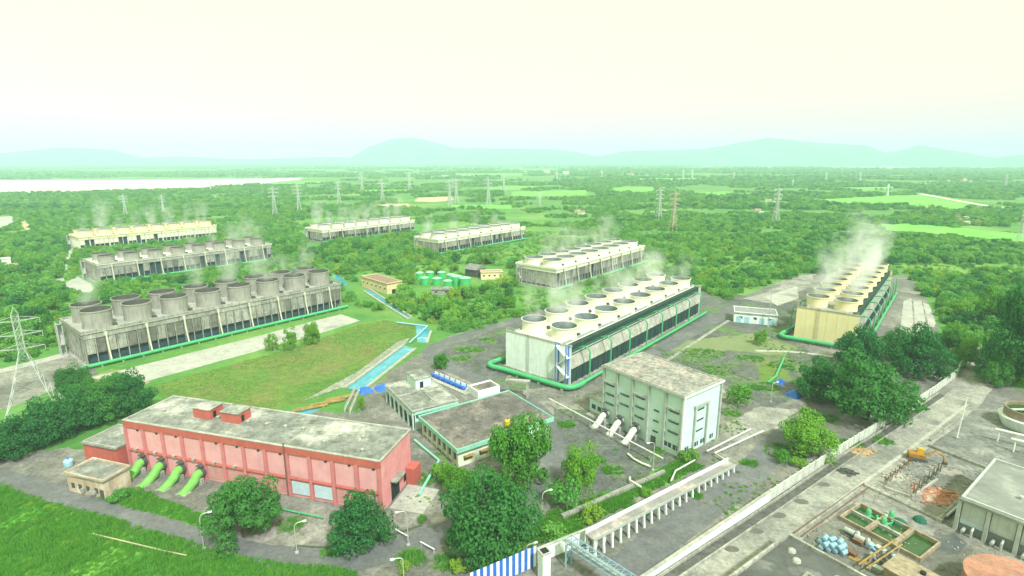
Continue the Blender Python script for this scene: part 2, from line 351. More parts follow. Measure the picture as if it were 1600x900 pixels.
# grass that has crept over the paving
CREPT = [(1238, 572, 9), (1195, 604, 6), (1098, 552, 9), (1282, 652, 5), (1228, 706, 6), (700, 705, 4), (672, 748, 4), (940, 634, 3.5), (884, 664, 3), (735, 546, 6), (765, 532, 5), (1140, 645, 4), (1325, 694, 4), (985, 790, 2.5), (1090, 775, 2), (1172, 724, 2.5), (1000, 580, 4), (1120, 580, 7), (1170, 560, 6), (920, 720, 4), (960, 735, 3), (1035, 705, 2.5), (1290, 590, 5), (815, 575, 3), (720, 560, 4), (600, 700, 0), (690, 660, 2.5), (455, 820, 3.5), (400, 822, 3), (520, 862, 2.5), (640, 872, 3), (700, 880, 3), (230, 790, 3), (1420, 640, 4), (1380, 690, 3), (1260, 600, 6), (1060, 600, 4)]
CREPT = [c for c in CREPT if c[2] > 0]
G_CREPT = mat('creeping grass', (.10, .19, .05), (.15, .2, .09), .25, c3=(.17, .17, .14), s3=.35, t3=.5, fine=.35)
CREPT_W = []
for i, (u, v, r_) in enumerate(CREPT):
    p = P(u, v); rc = random.Random(i); n_ = 26; ph = [rc.uniform(0, 6.28) for _ in range(3)]; el = rc.uniform(.5, .9); an = rc.uniform(0, 3.14)
    w_ = []
    for k in range(n_):
        a_ = 6.283 * k / n_; rr_ = r_ * (1 + .3 * math.sin(2*a_ + ph[0]) + .22 * math.sin(5*a_ + ph[1]) + .15 * math.sin(9*a_ + ph[2]) + rc.uniform(-.1, .1)); X, Y = rr_ * math.cos(a_), rr_ * math.sin(a_) * el
        w_.append((p[0] + X * math.cos(an) - Y * math.sin(an), p[1] + X * math.sin(an) + Y * math.cos(an), .027 + .0008 * (i % 6)))
    CREPT_W.append((p, r_)); struct('grass_patch', MB()._add(w_, [tuple(range(n_))]).mesh('grass_patch', G_CREPT))
# canal with kerbs
CANAL = [[(541, 607), (566, 610), (648, 545), (632, 540)], [(652, 535), (666, 536), (672, 518), (666, 507), (650, 509)], [(602, 478), (612, 475), (645, 496), (636, 499)],
         [(567, 455), (578, 452), (608, 471), (600, 477)], [(518, 431), (528, 429), (545, 444), (537, 448)]]
for c in CANAL:
    w = sheet_px('canal_water', c, .06, WATER_B)
KERB = mat('canal kerb', (.42, .4, .32), (.3, .29, .23), .5)
for c in (((541, 607), (632, 540), 1), ((566, 610), (648, 545), -1), ((666, 536), (672, 518), -1), ((602, 478), (636, 499), 1), ((612, 475), (645, 496), -1), ((567, 455), (600, 477), 1), ((578, 452), (608, 471), -1)):
    a, b = P(*c[0]), P(*c[1]); loc, rz, L = frame(a, b)
    o = MB().box(0, L, -.1 if c[2] > 0 else -1.0, 1.0 if c[2] > 0 else .1, 0, .55).build('canal_kerb', KERB, None, loc, rz); o['kind'] = 'structure'
sheet_px('canal_bank', [(532, 606), (541, 607), (632, 540), (640, 528), (620, 535), (560, 580), (470, 628)], .05, G_PATH)

# hills on the horizon, a height field between 8.5 and 13 km
SIL = [(-300, 243), (0, 241), (100, 233), (175, 236), (225, 247), (275, 245), (350, 248), (400, 249), (500, 246), (550, 246.5), (575, 233), (612, 222), (637, 219.5), (662, 222), (712, 234), (800, 234.5), (870, 236), (900, 239), (932, 245.5), (975, 238), (1100, 235), (1162, 225), (1200, 220), (1212, 221), (1275, 227), (1350, 230), (1382, 240), (1412, 236), (1430, 230), (1462, 234), (1500, 239), (1550, 247), (1600, 242), (1900, 244)]
def hills():
    xs = np.array([s[0] for s in SIL], float); ys = np.array([s[1] for s in SIL], float)
    az = np.linspace(R(-52), R(52), 420); rad = np.linspace(8500, 13000, 26); v = []; f = []
    px = 800 + FPX * np.tan(az) / _c
    elev = (HORIZON - np.interp(px, xs, ys)) / FPX * np.cos(az)
    rr = np.random.RandomState(3)
    for j, r in enumerate(rad):
        t = (r - 8500) / 4500; bell = math.sin(math.pi * min(1, t * 1.15) ** .8) if t < 1 / 1.15 else 0
        for i, a in enumerate(az):
            top = max(20, elev[i] * 10600 + 80)
            wob = 1 + .16 * math.sin(a * 60 + j * 1.3) * (1 - bell) + .05 * math.sin(a * 171 + j * 2.1)
            v.append((r * math.sin(a), r * math.cos(a), -2 + top * bell * wob))
    n = len(az)
    for j in range(len(rad) - 1):
        for i in range(n - 1): f.append((j*n+i, j*n+i+1, (j+1)*n+i+1, (j+1)*n+i))
    struct('hills', MB()._add(v, f).mesh('hills', mat('haze-tinted forested hills', (.035, .11, .13), (.055, .15, .165), .002, detail=8), True))  # forest green shifted to blue: distance haze put into the surface colour
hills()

# ================================================================ COOLING TOWERS
def rim(n=28, r0=4.6, r1=4.9, h=4.5):
    return [(r0 * 1.06, 0), (r0, h * .35), (r1 * .99, h * .9), (r1 + .18, h * .93), (r1 + .18, h), (r1 - .12, h), (r0 - .15, h * .5), (r0 - .15, .02)]
STK = {}
def stack_mesh(key, r, h, m, mi):
    if key in STK: return STK[key]
    b = MB(); pr = rim(r0=r, r1=r * 1.06, h=h); b.lathe(pr, 28, closed=False)
    me = b.mesh('fan_stack', m, True); me.materials.append(mi)
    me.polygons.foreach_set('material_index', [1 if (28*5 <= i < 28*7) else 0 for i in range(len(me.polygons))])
    f = MB()
    f.lathe([(.9, -.3), (.9, .3), (.3, .5), (0, .5)], 10, (0, 0, h * .45))
    for k in range(8):
        a = k * math.pi / 4; ca, sa = math.cos(a), math.sin(a); q = []
        for (rr_, w, dz) in ((.8, .35, .25), (r - .5, .55, .15)):
            for sg in (-1, 1): q.append((ca*rr_ - sa*w*sg, sa*rr_ + ca*w*sg, h*.45 + dz*sg))
        f._add(q, [(0, 1, 3, 2)])
    fm = f.mesh('fan', STEEL_D)
    STK[key] = (me, fm); return STK[key]
def motor_mesh():
    if 'motor' in STK: return STK['motor']
    b = MB().box(-.7, .7, -.5, .5, 0, 1.1).box(-.9, .9, -.65, .65, 0, .2); b.tube([(0, .5, .7), (0, 1.6, .7)], .18, 6)
    STK['motor'] = b.mesh('fan_motor', STEEL_D); return STK['motor']

def rail(parent, pts, m=STEEL, h=1.1, step=4.0, name='handrail', r=.05):
    b = MB()
    for a, c in zip(pts[:-1], pts[1:]):
        a = np.array(a, float); c = np.array(c, float); L = np.linalg.norm(c - a); n = max(1, int(L / step))
        for z in (h, h * .55): b.tube([a + (0, 0, z), c + (0, 0, z)], r, 4)
        for i in range(n + 1): p = a + (c - a) * i / n; b.tube([p, p + (0, 0, h)], r, 4)
    return b.build(name, m, parent)

def stairs(parent, x, y, z, m1=BLUE, m2=WHITE, w=2.2, n=3):
    t = MB()
    dp = min(w * .8, 1.7)
    for (dx, dy) in ((0, 0), (0, -w), (-dp, 0), (-dp, -w)): t.tube([(x+dx, y+dy, 0), (x+dx, y+dy, z + 1)], .22, 6)
    fr = t.build('stair_frame', m1, parent)
    for i in range(n):
        z0, z1 = z * i / n, z * (i + 1) / n; sgn = i % 2
        ya, yb = (y, y - w) if sgn == 0 else (y - w, y)
        s = MB()
        s._add([(x, ya, z0), (x - dp, ya, z0), (x - dp, yb, z1), (x, yb, z1), (x, ya, z0+.25), (x - dp, ya, z0+.25), (x - dp, yb, z1+.25), (x, yb, z1+.25)], [(0,1,2,3), (4,5,6,7), (0,1,5,4), (2,3,7,6), (0,3,7,4), (1,2,6,5)])
        s.box(x - dp - .1, x + .1, yb - .7, yb + .7, z1, z1 + .12)
        s.build('stair_flight', m2, parent)

def cells_and_fans(t, L, W, H, n, key, r, sh, ms, mi, motors=True):
    me, fm = stack_mesh(key, r, sh, ms, mi); dx = L / n
    for i in range(n):
        for y in (W * .27, W * .73):
            s = ob('fan_stack', me, t, (dx * (i + .5), y, H)); ob('fan', fm, s)
            if motors: ob('fan_motor', motor_mesh(), t, (dx * (i + .5) + r * .95, y - r * .75, H))

def tower_concrete(a, rz, L, W, H, label, key, r, sh, stack_m, inner_m, deck_m, wall_m, band_m, riser=PIPE_C, n=8, header=True):
    t = thing('cooling_tower', label, 'cooling tower', (a[0], a[1], 0), rz, 'rows of long cooling towers')
    dx = L / n
    MB().box(-1.2, L + 1.2, -1.2, W + 1.2, 0, .5).build('basin', CONC, t)
    MB().box(1.4, L - 1.4, 1.4, W - 1.4, .5, H - 1).build('fill_pack', LOUVRE, t)
    MB().box(-.35, L + .35, -.35, W + .35, H - 2.6, H - .4).build('deck_beam', band_m, t)
    MB().box(-.8, L + .8, -.8, W + .8, H - .4, H).build('deck', deck_m, t)
    par = MB()
    for q in ((-.8, L + .8, -.8, -.5), (-.8, L + .8, W + .5, W + .8), (-.8, -.5, -.5, W + .5), (L + .5, L + .8, -.5, W + .5)): par.box(q[0], q[1], q[2], q[3], H + .002, H + .9)
    par.build('parapet', band_m, t)
    col = MB().box(-.17, .17, -.2, .2, .5, H - 2.6).mesh('column', wall_m)
    pw = dx / 4
    pan = [MB().box(-pw * .4, pw * .4, -.1, .1, 4.9, H - 2.75).mesh('wall_panel', q_) for q_ in (wall_m, wall_m, CONC_DARK if wall_m is CONC else wall_m)]
    rr = random.Random(int(L * 10 + a[0]))
    for i in range(n * 4 + 1):
        for y in (0, W): ob('column', col, t, (i * pw, y, 0))
        if i < n * 4:
            for y in (.05, W - .05):
                if rr.random() > .16: ob('wall_panel', rr.choice(pan), t, ((i + .5) * pw, y + rr.uniform(-.06, .06), 0))
    ne = 8; pe = W / ne
    colx = MB().box(-.25, .25, -.3, .3, .9, H - 2.6).mesh('column', wall_m)
    pane = MB().box(-.1, .1, -pe * .43, pe * .43, 2.0, H - 2.75).mesh('wall_panel', wall_m)
    for i in range(ne + 1):
        for x in (0, L):
            if 0 < i < ne: ob('column', colx, t, (x, i * pe, 0))
    for i in range(ne):
        for x in (.05, L - .05):
            if rr.random() > .15: ob('wall_panel', pane, t, (x, (i + .5) * pe, 0))
    rp = MB().tube(smooth_path([(0, -3.2, 1.2), (0, -2.6, 3.2), (0, -1.7, 7.5), (0, -1.25, H - 2.2), (0, -.9, H - .6)], 4), .34, 8).mesh('riser_pipe', riser, True)
    bx_ = MB().box(-.7, .7, -1.1, -.36, H - 2.2, H - .5).mesh('valve_box', CONC_PALE)
    for i in range(n):
        ob('riser_pipe', rp, t, (dx * (i + .5), 0, 0)); ob('valve_box', bx_, t, (dx * (i + .5), 0, 0))
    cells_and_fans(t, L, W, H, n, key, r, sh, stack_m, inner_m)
    stairs(t, -1.5, W - 2.5, H - .5, GREYTRIM, CONC_PALE, 2.4, 3)
    if header:
        hp = MB().tube([(-3, -3.2, 1.2), (L + 2, -3.2, 1.2)], .75, 12)
        o = hp.build('header_pipe', PIPE_G, t, smooth=True)
        for i in range(n * 2): MB().box(dx * (i + .5) / 2 - .3, dx * (i + .5) / 2 + .3, -3.9, -2.5, 0, .7).build('pipe_saddle', CONC, o)
    return t

def tower_crossflow(a, rz, L, W, H, label, end_m, stack_m, key, deck_m, band_m, canopy_m, stair_m, n=8, pipe_m=PIPE_G, r=4.7, sh=4.6):
    t = thing('cooling_tower', label, 'cooling tower', (a[0], a[1], 0), rz, 'rows of long cooling towers')
    dx = L / n
    MB().box(-.8, L + .8, -.8, W + .8, 0, .7).build('basin', CONC, t)
    MB().box(.6, L - .6, 1.2, W - 1.2, .7, H - .6).build('fill_pack', LOUVRE_G, t)
    ne = 6; pe = W / ne
    ep = MB().box(-.15, .15, -pe / 2 + .03, pe / 2 - .03, .7, H - .2).mesh('end_panel', end_m)
    for x in (.3, L - .3):
        for i in range(ne): ob('end_panel', ep, t, (x, (i + .5) * pe, 0))
    for x in (.3, L - .3): MB().box(x - .35, x + .35, -.2, W + .2, H - .2, H + .25).build('end_coping', CONC_PALE, t)
    MB().box(.7, L - .7, 4, W - 4, H - .4, H).build('deck', deck_m, t)
    for sg in (0, 1):
        Y = (lambda y: y) if sg == 0 else (lambda y: W - y)
        MB().box(.7, L - .7, min(Y(3.6), Y(4)), max(Y(3.6), Y(4)), H - .8, H + .55).build('parapet', GREYTRIM, t)
        MB().xprism([(Y(3.55), H - .4), (Y(1.6), H - 2.3), (Y(1.6), H - 2.7), (Y(3.55), H - 2.7)], .7, L - .7).build('distribution_basin', band_m, t)
        MB().box(.7, L - .7, min(Y(.7), Y(1.9)), max(Y(.7), Y(1.9)), H - 3.6, H - 3.4).build('walkway', GREYTRIM, t)
        cp = MB()._add([(.05, Y(1.3), H - 4), (dx - .05, Y(1.3), H - 4), (dx - .05, Y(-.1), 6.4), (.05, Y(-.1), 6.4), (.05, Y(1.5), H - 4.1), (dx - .05, Y(1.5), H - 4.1), (dx - .05, Y(.1), 6.3), (.05, Y(.1), 6.3)],
                       [(0,1,2,3), (4,5,6,7), (0,1,5,4), (2,3,7,6), (0,3,7,4), (1,2,6,5)]).mesh('canopy_panel', canopy_m)
        for i in range(n): ob('canopy_panel', cp, t, (i * (L - 1.4) / n + .7, 0, 0))
        rib = MB().box(-.14, .14, min(Y(-.05), Y(.5)), max(Y(-.05), Y(.5)), .7, 6.35).mesh('louvre_post', GREYTRIM if sg else LOUVRE)
        slat = MB()
        for k in range(6): slat._add([(0, Y(.05), 1.2 + k*.85), (dx - .4, Y(.05), 1.2 + k*.85), (dx - .4, Y(.75), 1.85 + k*.85), (0, Y(.75), 1.85 + k*.85)], [(0, 1, 2, 3)])
        sm = slat.mesh('louvre', LOUVRE_G)
        for i in range(n):
            ob('louvre', sm, t, (i * (L - 1.4) / n + .9, 0, 0))
            for k in range(4): ob('louvre_post', rib, t, ((i + k / 4) * (L - 1.4) / n + .7, 0, 0))
        rail(t, [(.7, Y(.75), H - 3.4), (L - .7, Y(.75), H - 3.4)], pipe_m, 1.1, 6)
        ys = -3.4 if sg == 0 else W + 3.4
        hp = MB().tube([(2, ys, 1.3), (L + 1, ys, 1.3)], .62, 12).build('header_pipe', pipe_m, t, smooth=True)
        q = 1 if sg == 0 else -1
        jp = MB().tube(smooth_path([(0, ys, 1.3), (0, ys, H - 5), (0, ys + q*.2, H - 3.2), (0, ys + q*1.6, H - 1.9), (0, ys + q*3.6, H - 2.2), (0, ys + q*5.1, H - 2.75)], 5), .3, 8).mesh('riser_pipe', pipe_m, True)
        for i in range(n): ob('riser_pipe', jp, t, (dx * (i + .5), 0, 0))
    MB().tube(smooth_path([(6, W + 3.6, 1.5), (0, W + 4.6, 1.5), (-4.5, W + 4.4, 1.5), (-6, W + 2, 1.5), (-5.4, W - 3, 1.5), (-5, W * .5, 1.5), (-4.6, 1, 1.5), (-3.6, -2.4, 1.5), (0, -3.8, 1.5), (4, -3.4, 1.3)], 7), .95, 14).build('header_bend', pipe_m, t, smooth=True)
    for y in (W + 2, W * .66, W * .33, 0): MB().box(-5.8, -4.4, y - .4, y + .4, 0, .8).build('pipe_saddle', CONC, t)
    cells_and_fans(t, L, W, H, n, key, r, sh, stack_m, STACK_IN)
    rail(t, [(.3, .2, H + .25), (.3, W - .2, H + .25)], STEEL, 1.0, 3)
    if stair_m: stairs(t, -.2, 5.2, H - .6, stair_m, WHITE, 4.4, 4)
    lad = MB()
    for y in (W * .62, W * .62 + .6): lad.tube([(-.3, y, .6), (-.3, y, H + 1)], .05, 4)
    for k in range(26): lad.tube([(-.3, W * .62, .9 + k * .55), (-.3, W * .62 + .6, .9 + k * .55)], .04, 4)
    lad.build('ladder', STEEL_D, t)
    return t

RZ = R(50.5)
TOWERS = {'A': ((-168, 203), 115, 30, 13.8), 'B': ((-272, 351), 117, 30, 13), 'C': ((-390, 487), 118, 30, 12), 'D': ((-188, 537), 118, 30, 12.2),
          'E': ((-64, 468), 121, 30, 12.4), 'F': ((28, 336), 121, 32, 13), 'G': ((21, 184), 124, 30.5, 15.2), 'H': ((149, 224), 128, 24.5, 15)}
def tower_args(k): a, L, w, h = TOWERS[k]; return (a, RZ, L, w, h)
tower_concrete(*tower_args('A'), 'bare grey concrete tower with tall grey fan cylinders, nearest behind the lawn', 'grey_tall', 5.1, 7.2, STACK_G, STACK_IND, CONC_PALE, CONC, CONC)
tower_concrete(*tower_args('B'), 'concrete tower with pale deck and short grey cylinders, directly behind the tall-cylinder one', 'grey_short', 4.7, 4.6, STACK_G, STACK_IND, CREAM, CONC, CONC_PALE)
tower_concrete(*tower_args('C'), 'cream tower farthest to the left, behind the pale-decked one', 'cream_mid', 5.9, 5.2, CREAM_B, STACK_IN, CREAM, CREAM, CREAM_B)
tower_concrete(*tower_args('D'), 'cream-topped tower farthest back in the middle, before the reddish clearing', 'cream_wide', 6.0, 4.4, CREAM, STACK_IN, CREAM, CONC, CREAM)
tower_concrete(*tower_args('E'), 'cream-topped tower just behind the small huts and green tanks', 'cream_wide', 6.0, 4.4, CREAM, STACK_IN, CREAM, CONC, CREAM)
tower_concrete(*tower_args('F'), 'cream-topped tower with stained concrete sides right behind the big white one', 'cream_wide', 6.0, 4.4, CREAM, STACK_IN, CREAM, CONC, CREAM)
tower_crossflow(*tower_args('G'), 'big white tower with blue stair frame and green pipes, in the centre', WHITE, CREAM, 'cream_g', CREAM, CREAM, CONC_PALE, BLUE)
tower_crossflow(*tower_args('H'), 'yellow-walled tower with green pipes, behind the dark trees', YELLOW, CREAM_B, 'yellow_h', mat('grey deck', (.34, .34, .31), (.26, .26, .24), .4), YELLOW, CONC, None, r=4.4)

# ================================================================ BUILDINGS OF THE PLANT
def vents(parent, pts, kind=0):
    b = MB()
    b.lathe([(.28, 0), (.28, .5), (.5, .55), (.45, .8), (0, .9)], 8)
    me = b.mesh('roof_vent', CONC_PALE if kind == 0 else STEEL)
    for p in pts: ob('roof_vent', me, parent, p)
def parapet(b, L, Wd, z0, z1, t=.3):
    for q in ((0, L, 0, t), (0, L, Wd - t, Wd), (0, t, t, Wd - t), (L - t, L, t, Wd - t)): b.box(q[0], q[1], q[2], q[3], z0, z1)
    return b
def bend_pipe(name, m, r, y0, z0, reach, parent=None):     # leaves a wall at z0 and dives into the ground
    pts = smooth_path([(0, y0 + .4, z0), (0, y0 - 1.0, z0), (0, y0 - 2.0, z0 - .35), (0, y0 - 3.2, z0 - 1.5), (0, y0 - reach, -.4)], 4)
    return MB().tube(pts, r, 14).mesh(name, m, True)

# --- pink pump house
Hh = 13.2; loc, rz, L = frame(P(192, 657, Hh), P(594, 722, Hh)); Wd = 15.6
t = thing('pump_house', 'long pink pump house with red parapet and grey stained roof', 'building', loc, rz)
MB().box(.2, L - .2, .2, Wd - .2, 0, Hh - .3).build('wall', PINK, t)
MB().box(.25, L - .25, .25, Wd - .25, Hh - .296, Hh).build('roof', CONC_ROOF, t)
MB().box(0, L, -.25, .198, Hh - 1.7, Hh + .12).build('parapet_band', RED, t)
cop = MB().box(-.1, L + .1, -.3, .35, Hh + .124, Hh + .3).box(-.1, L + .1, Wd - .35, Wd + .2, Hh + .01, Hh + .3).box(L - .35, L + .1, .36, Wd - .36, Hh + .01, Hh + .3).box(-.1, .3, .36, Wd - .36, Hh + .01, Hh + .3)
cop.build('coping', CONC_PALE, t)
nb = 12; bw = L / nb
pil = MB().box(-.4, .4, -.35, .2, 0, Hh - 1.7).mesh('pilaster', mat('rose pilaster', (.58, .21, .21), (.52, .17, .17), .5, streak=.2))
for i in range(nb + 1): ob('pilaster', pil, t, (min(max(i * bw, .4), L - .4), 0, 0))
up = MB().box(.5, bw - .5, .08, .2, 5.4, Hh - 1.95).mesh('upper_panel', PINK_P); lo = MB().box(.5, bw - .5, .1, .2, .6, 4.6).mesh('lower_panel', PINK_P); lo2 = MB().box(.5, bw - .5, .1, .2, .6, 4.6).mesh('lower_panel', PINK_L)
ledge = MB().box(.4, bw - .4, -.35, .19, 4.85, 5.1).mesh('ledge', RED)
ventm = MB().box(-.3, .3, 0, .35, 0, .35).mesh('wall_vent', DARK); lampm = MB().box(-.35, .35, -.55, .2, 0, .3).box(-.25, .25, -.5, -.1, -.35, 0).mesh('wall_lamp', CONC_PALE)
shut = MB().box(.7, bw - .7, -.05, .1, .9, 4.2).mesh('shutter', SHUTTER)
for i in range(nb):
    ob('upper_panel', up, t, (i * bw, 0, 0)); ob('lower_panel', lo if i < 4 else lo2, t, (i * bw, 0, 0)); ob('ledge', ledge, t, (i * bw, 0, 0))
    if i % 5 != 3: ob('wall_vent', ventm, t, ((i + .7) * bw, -.1, Hh - 2.4))
    if i < 6: ob('wall_lamp', lampm, t, ((i + .5) * bw, -.1, 5.4))
    if i in (8, 9): ob('shutter', shut, t, (i * bw, 0, 0))
MB().tube([(7.97 * bw - .1, -.5, .3), (7.97 * bw - .1, -.5, Hh + 1.2)], .14, 6).build('drain_pipe', RUST, t)
for hx in (16.5, 25.5):
    h = MB().box(hx, hx + 5.5, 6.5, 11, Hh + .004, Hh + 2.7).build('roof_hut', RED, t)
    MB().box(hx - .25, hx + 5.75, 6.25, 11.25, Hh + 2.7, Hh + 2.9).build('hut_roof', CONC_ROOF, h)
    MB().box(hx + 5.5, hx + 5.56, 7.5, 8.5, Hh + .2, Hh + 1.9).build('hut_door', DARK, h)
vents(t, [(6, 7, Hh), (12, 7, Hh), (23.5, 7.5, Hh), (33, 7.5, Hh), (38.5, 7.8, Hh), (44, 8, Hh), (49, 8.3, Hh), (54, 8.3, Hh), (60, 8, Hh), (66, 8.5, Hh), (58, 4, Hh), (69, 3, Hh)])
d = MB().box(L - .25, L - .14, 4.6, 8.6, 0, 5.2).build('door', DARK, t)
MB().box(L - .2, L + 1.6, 4.2, 9.0, 5.4, 5.7).build('door_canopy', CONC, d)
MB().box(L - .19, L - .12, 11, 12.2, 1.2, 3.2).build('window', DARK, t)
MB().box(L + .02, L + 2.4, 12, 15.6, 0, 4.6).build('red_lean_to', RED, t)
MB().box(L + .5, L + 9, 2, 12, .02, .14).build('door_apron', G_SLAB, t)
# lime pipes out of the pump house
pm = bend_pipe('pipe_run', PIPE_LIME, 1.1, -.35, 2.6, 7.0)
ca, sa = math.cos(rz), math.sin(rz)
collar = MB().tube([(0, -.4, 2.6), (0, -1.3, 2.6)], 1.35, 14).tube([(0, -.9, 2.6), (0, -.9, 4.6)], .25, 6).box(-.9, .9, -1.3, -.4, 4.2, 4.5).mesh('collar', STEEL_D)
ring = MB().tube([(0, -3.4, 1.3), (0, -3.7, 1.06)], 1.22, 14).mesh('flange', PIPE_LIME, True)
nm = ['first', 'second', 'third', 'fourth']
for i in range(4):
    x = (i + .5) * bw + 2.4
    q = thing('discharge_pipe', f'lime green discharge pipe at the pink pump house, {nm[i]} from the beige hut', 'pipe', (loc[0] + ca * x, loc[1] + sa * x, 0), rz, 'lime discharge pipes')
    ob('pipe_run', pm, q); ob('collar', collar, q); ob('flange', ring, q)
    MB().box(-1.3, 1.3, -2.4, -1.4, 0, 1.5).build('pipe_saddle', CONC, q); MB().box(-1.5, 1.5, -7.6, -5.6, -.2, .3).build('anchor_block', CONC, q)

# --- annexes left of the pump house
loc, rz, L = frame((-116.5, 134.0), (-104.9, 130.6))
t = thing('annex', 'low red-walled annex with grey roof joined to the pink pump house', 'building', loc, rz)
MB().box(0, 12, 0, 10, 0, 5.2).build('wall', RED, t); MB().box(-.4, 12.2, -.4, 10.4, 5.2, 5.6).build('roof', CONC_ROOF, t); parapet(MB(), 12.1, 10.3, 5.604, 5.9, .25).build('coping', CONC_PALE, t)
loc, rz, L = frame((-109.9, 120.0), (-97.2, 116.1))
t = thing('utility_hut', 'beige flat-roofed hut beside the road and lime pipes', 'building', loc, rz)
MB().box(0, 12.2, 0, 6.6, 0, 4.6).build('wall', BEIGE, t); MB().box(-.3, 12.5, -.3, 6.9, 4.6, 4.95).build('roof', CONC_ROOF, t)
o = parapet(MB(), 12.8, 7.2, 4.955, 5.4, .35).build('coping', BEIGE, t); o.location = (-.3, -.3, 0)
for x in (1.2, 3.6, 6.2, 9): MB().box(x, x + 1.1, -.06, .05, 1.2, 2.6).build('window', GLASS, t)
MB().box(10.6, 11.9, -.08, .04, 0, 2.4).build('door', STEEL_D, t)
for x in (4.9, 7.8, 8.5): MB().box(x, x + .9, -.7, -.07, 1.1, 1.9).build('cooling_unit', CONC_PALE, t)
p = P(108, 728); t = thing('water_tank', 'small blue water tank on the ground beside the red annex', 'tank', p)
MB().lathe([(1.0, 0), (1.1, .2), (1.1, 1.6), (.7, 2.0), (.3, 2.1), (0, 2.1)], 14).build('tank_body', BLUE_P, t, smooth=True); MB().lathe([(.35, 2.0), (.35, 2.25), (0, 2.3)], 10).build('lid', BLUE, t)
# --- grey filter house with arched openings
loc, rz, L = frame((-42.8, 171.2), (-30.1, 151.1)); Wd = 15.5; Hh = 6
t = thing('filter_house', 'grey flat-roofed house with arched openings and a rooftop hut', 'building', loc, rz)
MB().box(.6, L, .8, Wd, 0, Hh - .25).build('wall', MINT, t)
MB().box(-.2, L + .2, -.2, Wd + .2, Hh - .25, Hh).build('roof', CONC_ROOF, t); parapet(MB(), L, Wd, Hh + .004, Hh + .3, .25).build('coping', CONC_PALE, t)
MB().box(L * .46, L * .48, .3, Wd - .3, Hh + .004, Hh + .35).build('roof_upstand', CONC, t); MB().box(L * .5, L - 3, Wd * .55, Wd * .57, Hh + .004, Hh + .3).build('roof_upstand', CONC, t)
na = 6; aw = L / na
ar = MB()
arch = [(0, 0), (.5, 0), (.5, 2.8)] + [(aw/2 - (aw/2 - .5) * math.cos(k * math.pi / 8), 2.8 + 1.5 * math.sin(k * math.pi / 8)) for k in range(1, 8)] + [(aw - .5, 2.8), (aw - .5, 0), (aw, 0), (aw, Hh - .26), (0, Hh - .26)]
ar._add([(x, 0, z) for x, z in arch] + [(x, .4, z) for x, z in arch], [tuple(range(len(arch))), tuple(range(len(arch), 2*len(arch)))[::-1]] + [(i, (i+1) % len(arch), len(arch) + (i+1) % len(arch), len(arch) + i) for i in range(len(arch))])
am = ar.mesh('arch', MINT)
for i in range(na):
    ob('arch', am, t, (i * aw, 0, 0)); MB().box(i * aw + .45, (i + 1) * aw - .45, .6, .79, 0, 4.4).build('arch_void', DARK, t)
h = MB().box(1.0, 8.5, 7.5, 13, Hh + .006, Hh + 3.2).build('roof_hut', MINT, t); MB().box(.7, 8.8, 7.2, 13.3, Hh + 3.2, Hh + 3.45).build('hut_roof', CONC_ROOF, h)
MB().box(8.5, 8.56, 9, 10.2, Hh + .05, Hh + 2.2).build('hut_door', DARK, h)
MB().box(L + .01, L + .08, 1.2, Wd - 1.2, 3.6, 4.7).build('window_band', DARK, t); MB().box(L + .01, L + .25, .3, Wd - .3, 4.8, 5.3).build('lintel', MINT_TRIM, t)
p = P(622, 640); t = thing('pipe_drum', 'dark rusty drum lying before the arches of the grey house', 'drum', p, rz)
MB().tube([(-6, 0, 1.1), (6, 0, 1.1)], 1.0, 14).build('drum_shell', STEEL_D, t, smooth=True)
for x in (-4, 0, 4): MB().box(x - .4, x + .4, -1.0, 1.0, 0, .5).build('cradle', CONC, t)

# --- mint switch house
loc, rz, L = frame((-27.0, 148.7), (-14.3, 130.3)); Wd = 31.2; Hh = 5.5
t = thing('switch_house', 'pale mint single-storey house with dark roof between the pump houses', 'building', loc, rz)
MB().box(.3, L - .3, .3, Wd - .3, 0, Hh - .4).build('wall', mat('pale yellow mint wall', (.72, .78, .6), (.62, .7, .52), .4, streak=.25), t)
MB().box(-.5, L + .5, -.5, Wd + .5, Hh - .4, Hh + .1).build('roof_slab', ROOF_DARK, t)
o = MB().box(-.75, L + .75, -.75, -.5, Hh - .8, Hh + .45).box(-.75, L + .75, Wd + .5, Wd + .75, Hh - .8, Hh + .45).box(-.75, -.5, -.5, Wd + .5, Hh - .8, Hh + .45).box(L + .5, L + .75, -.5, Wd + .5, Hh - .8, Hh + .45)
o.build('fascia', MINT_TRIM, t)
for i in range(8):
    MB().box(.2 + i * (L - 1.2) / 7, 1.0 + i * (L - 1.2) / 7, .05, .3, 0, Hh - .8).build('pilaster', CREAM, t)
    if i < 7: MB().box(1.4 + i * (L - 1.2) / 7, 2.6 + i * (L - 1.2) / 7, .22, .32, 1.4, 3.4).build('window', GLASS, t)
for i in range(6):
    y = 2 + i * 4.9
    MB().box(L - .32, L - .2, y, y + 2.4, 1.3, 2.5).build('window', TIMBER if i < 2 else GLASS, t)
    MB().box(L - .1, L + .9, y - .3, y + 2.7, 2.8, 2.95).build('sunshade', TIMBER if i < 2 else MINT_TRIM, t)
t = thing('water_tank', 'small yellow tank standing on the dark roof of the mint house', 'tank', P(793, 664, Hh + .1))
MB().lathe([(.8, 0), (.85, 1.4), (.5, 1.8), (0, 1.9)], 12).build('tank_body', mat('yellow plastic', (.7, .5, .02), (.6, .42, .02), 1), t, smooth=True); MB().lathe([(.3, 1.8), (.3, 2.05), (0, 2.1)], 8).build('lid', STEEL_D, t)
p = P(732, 614); t = thing('transformer_bay', 'small dark-roofed bay with white parapet behind the mint house', 'building', p, rz)
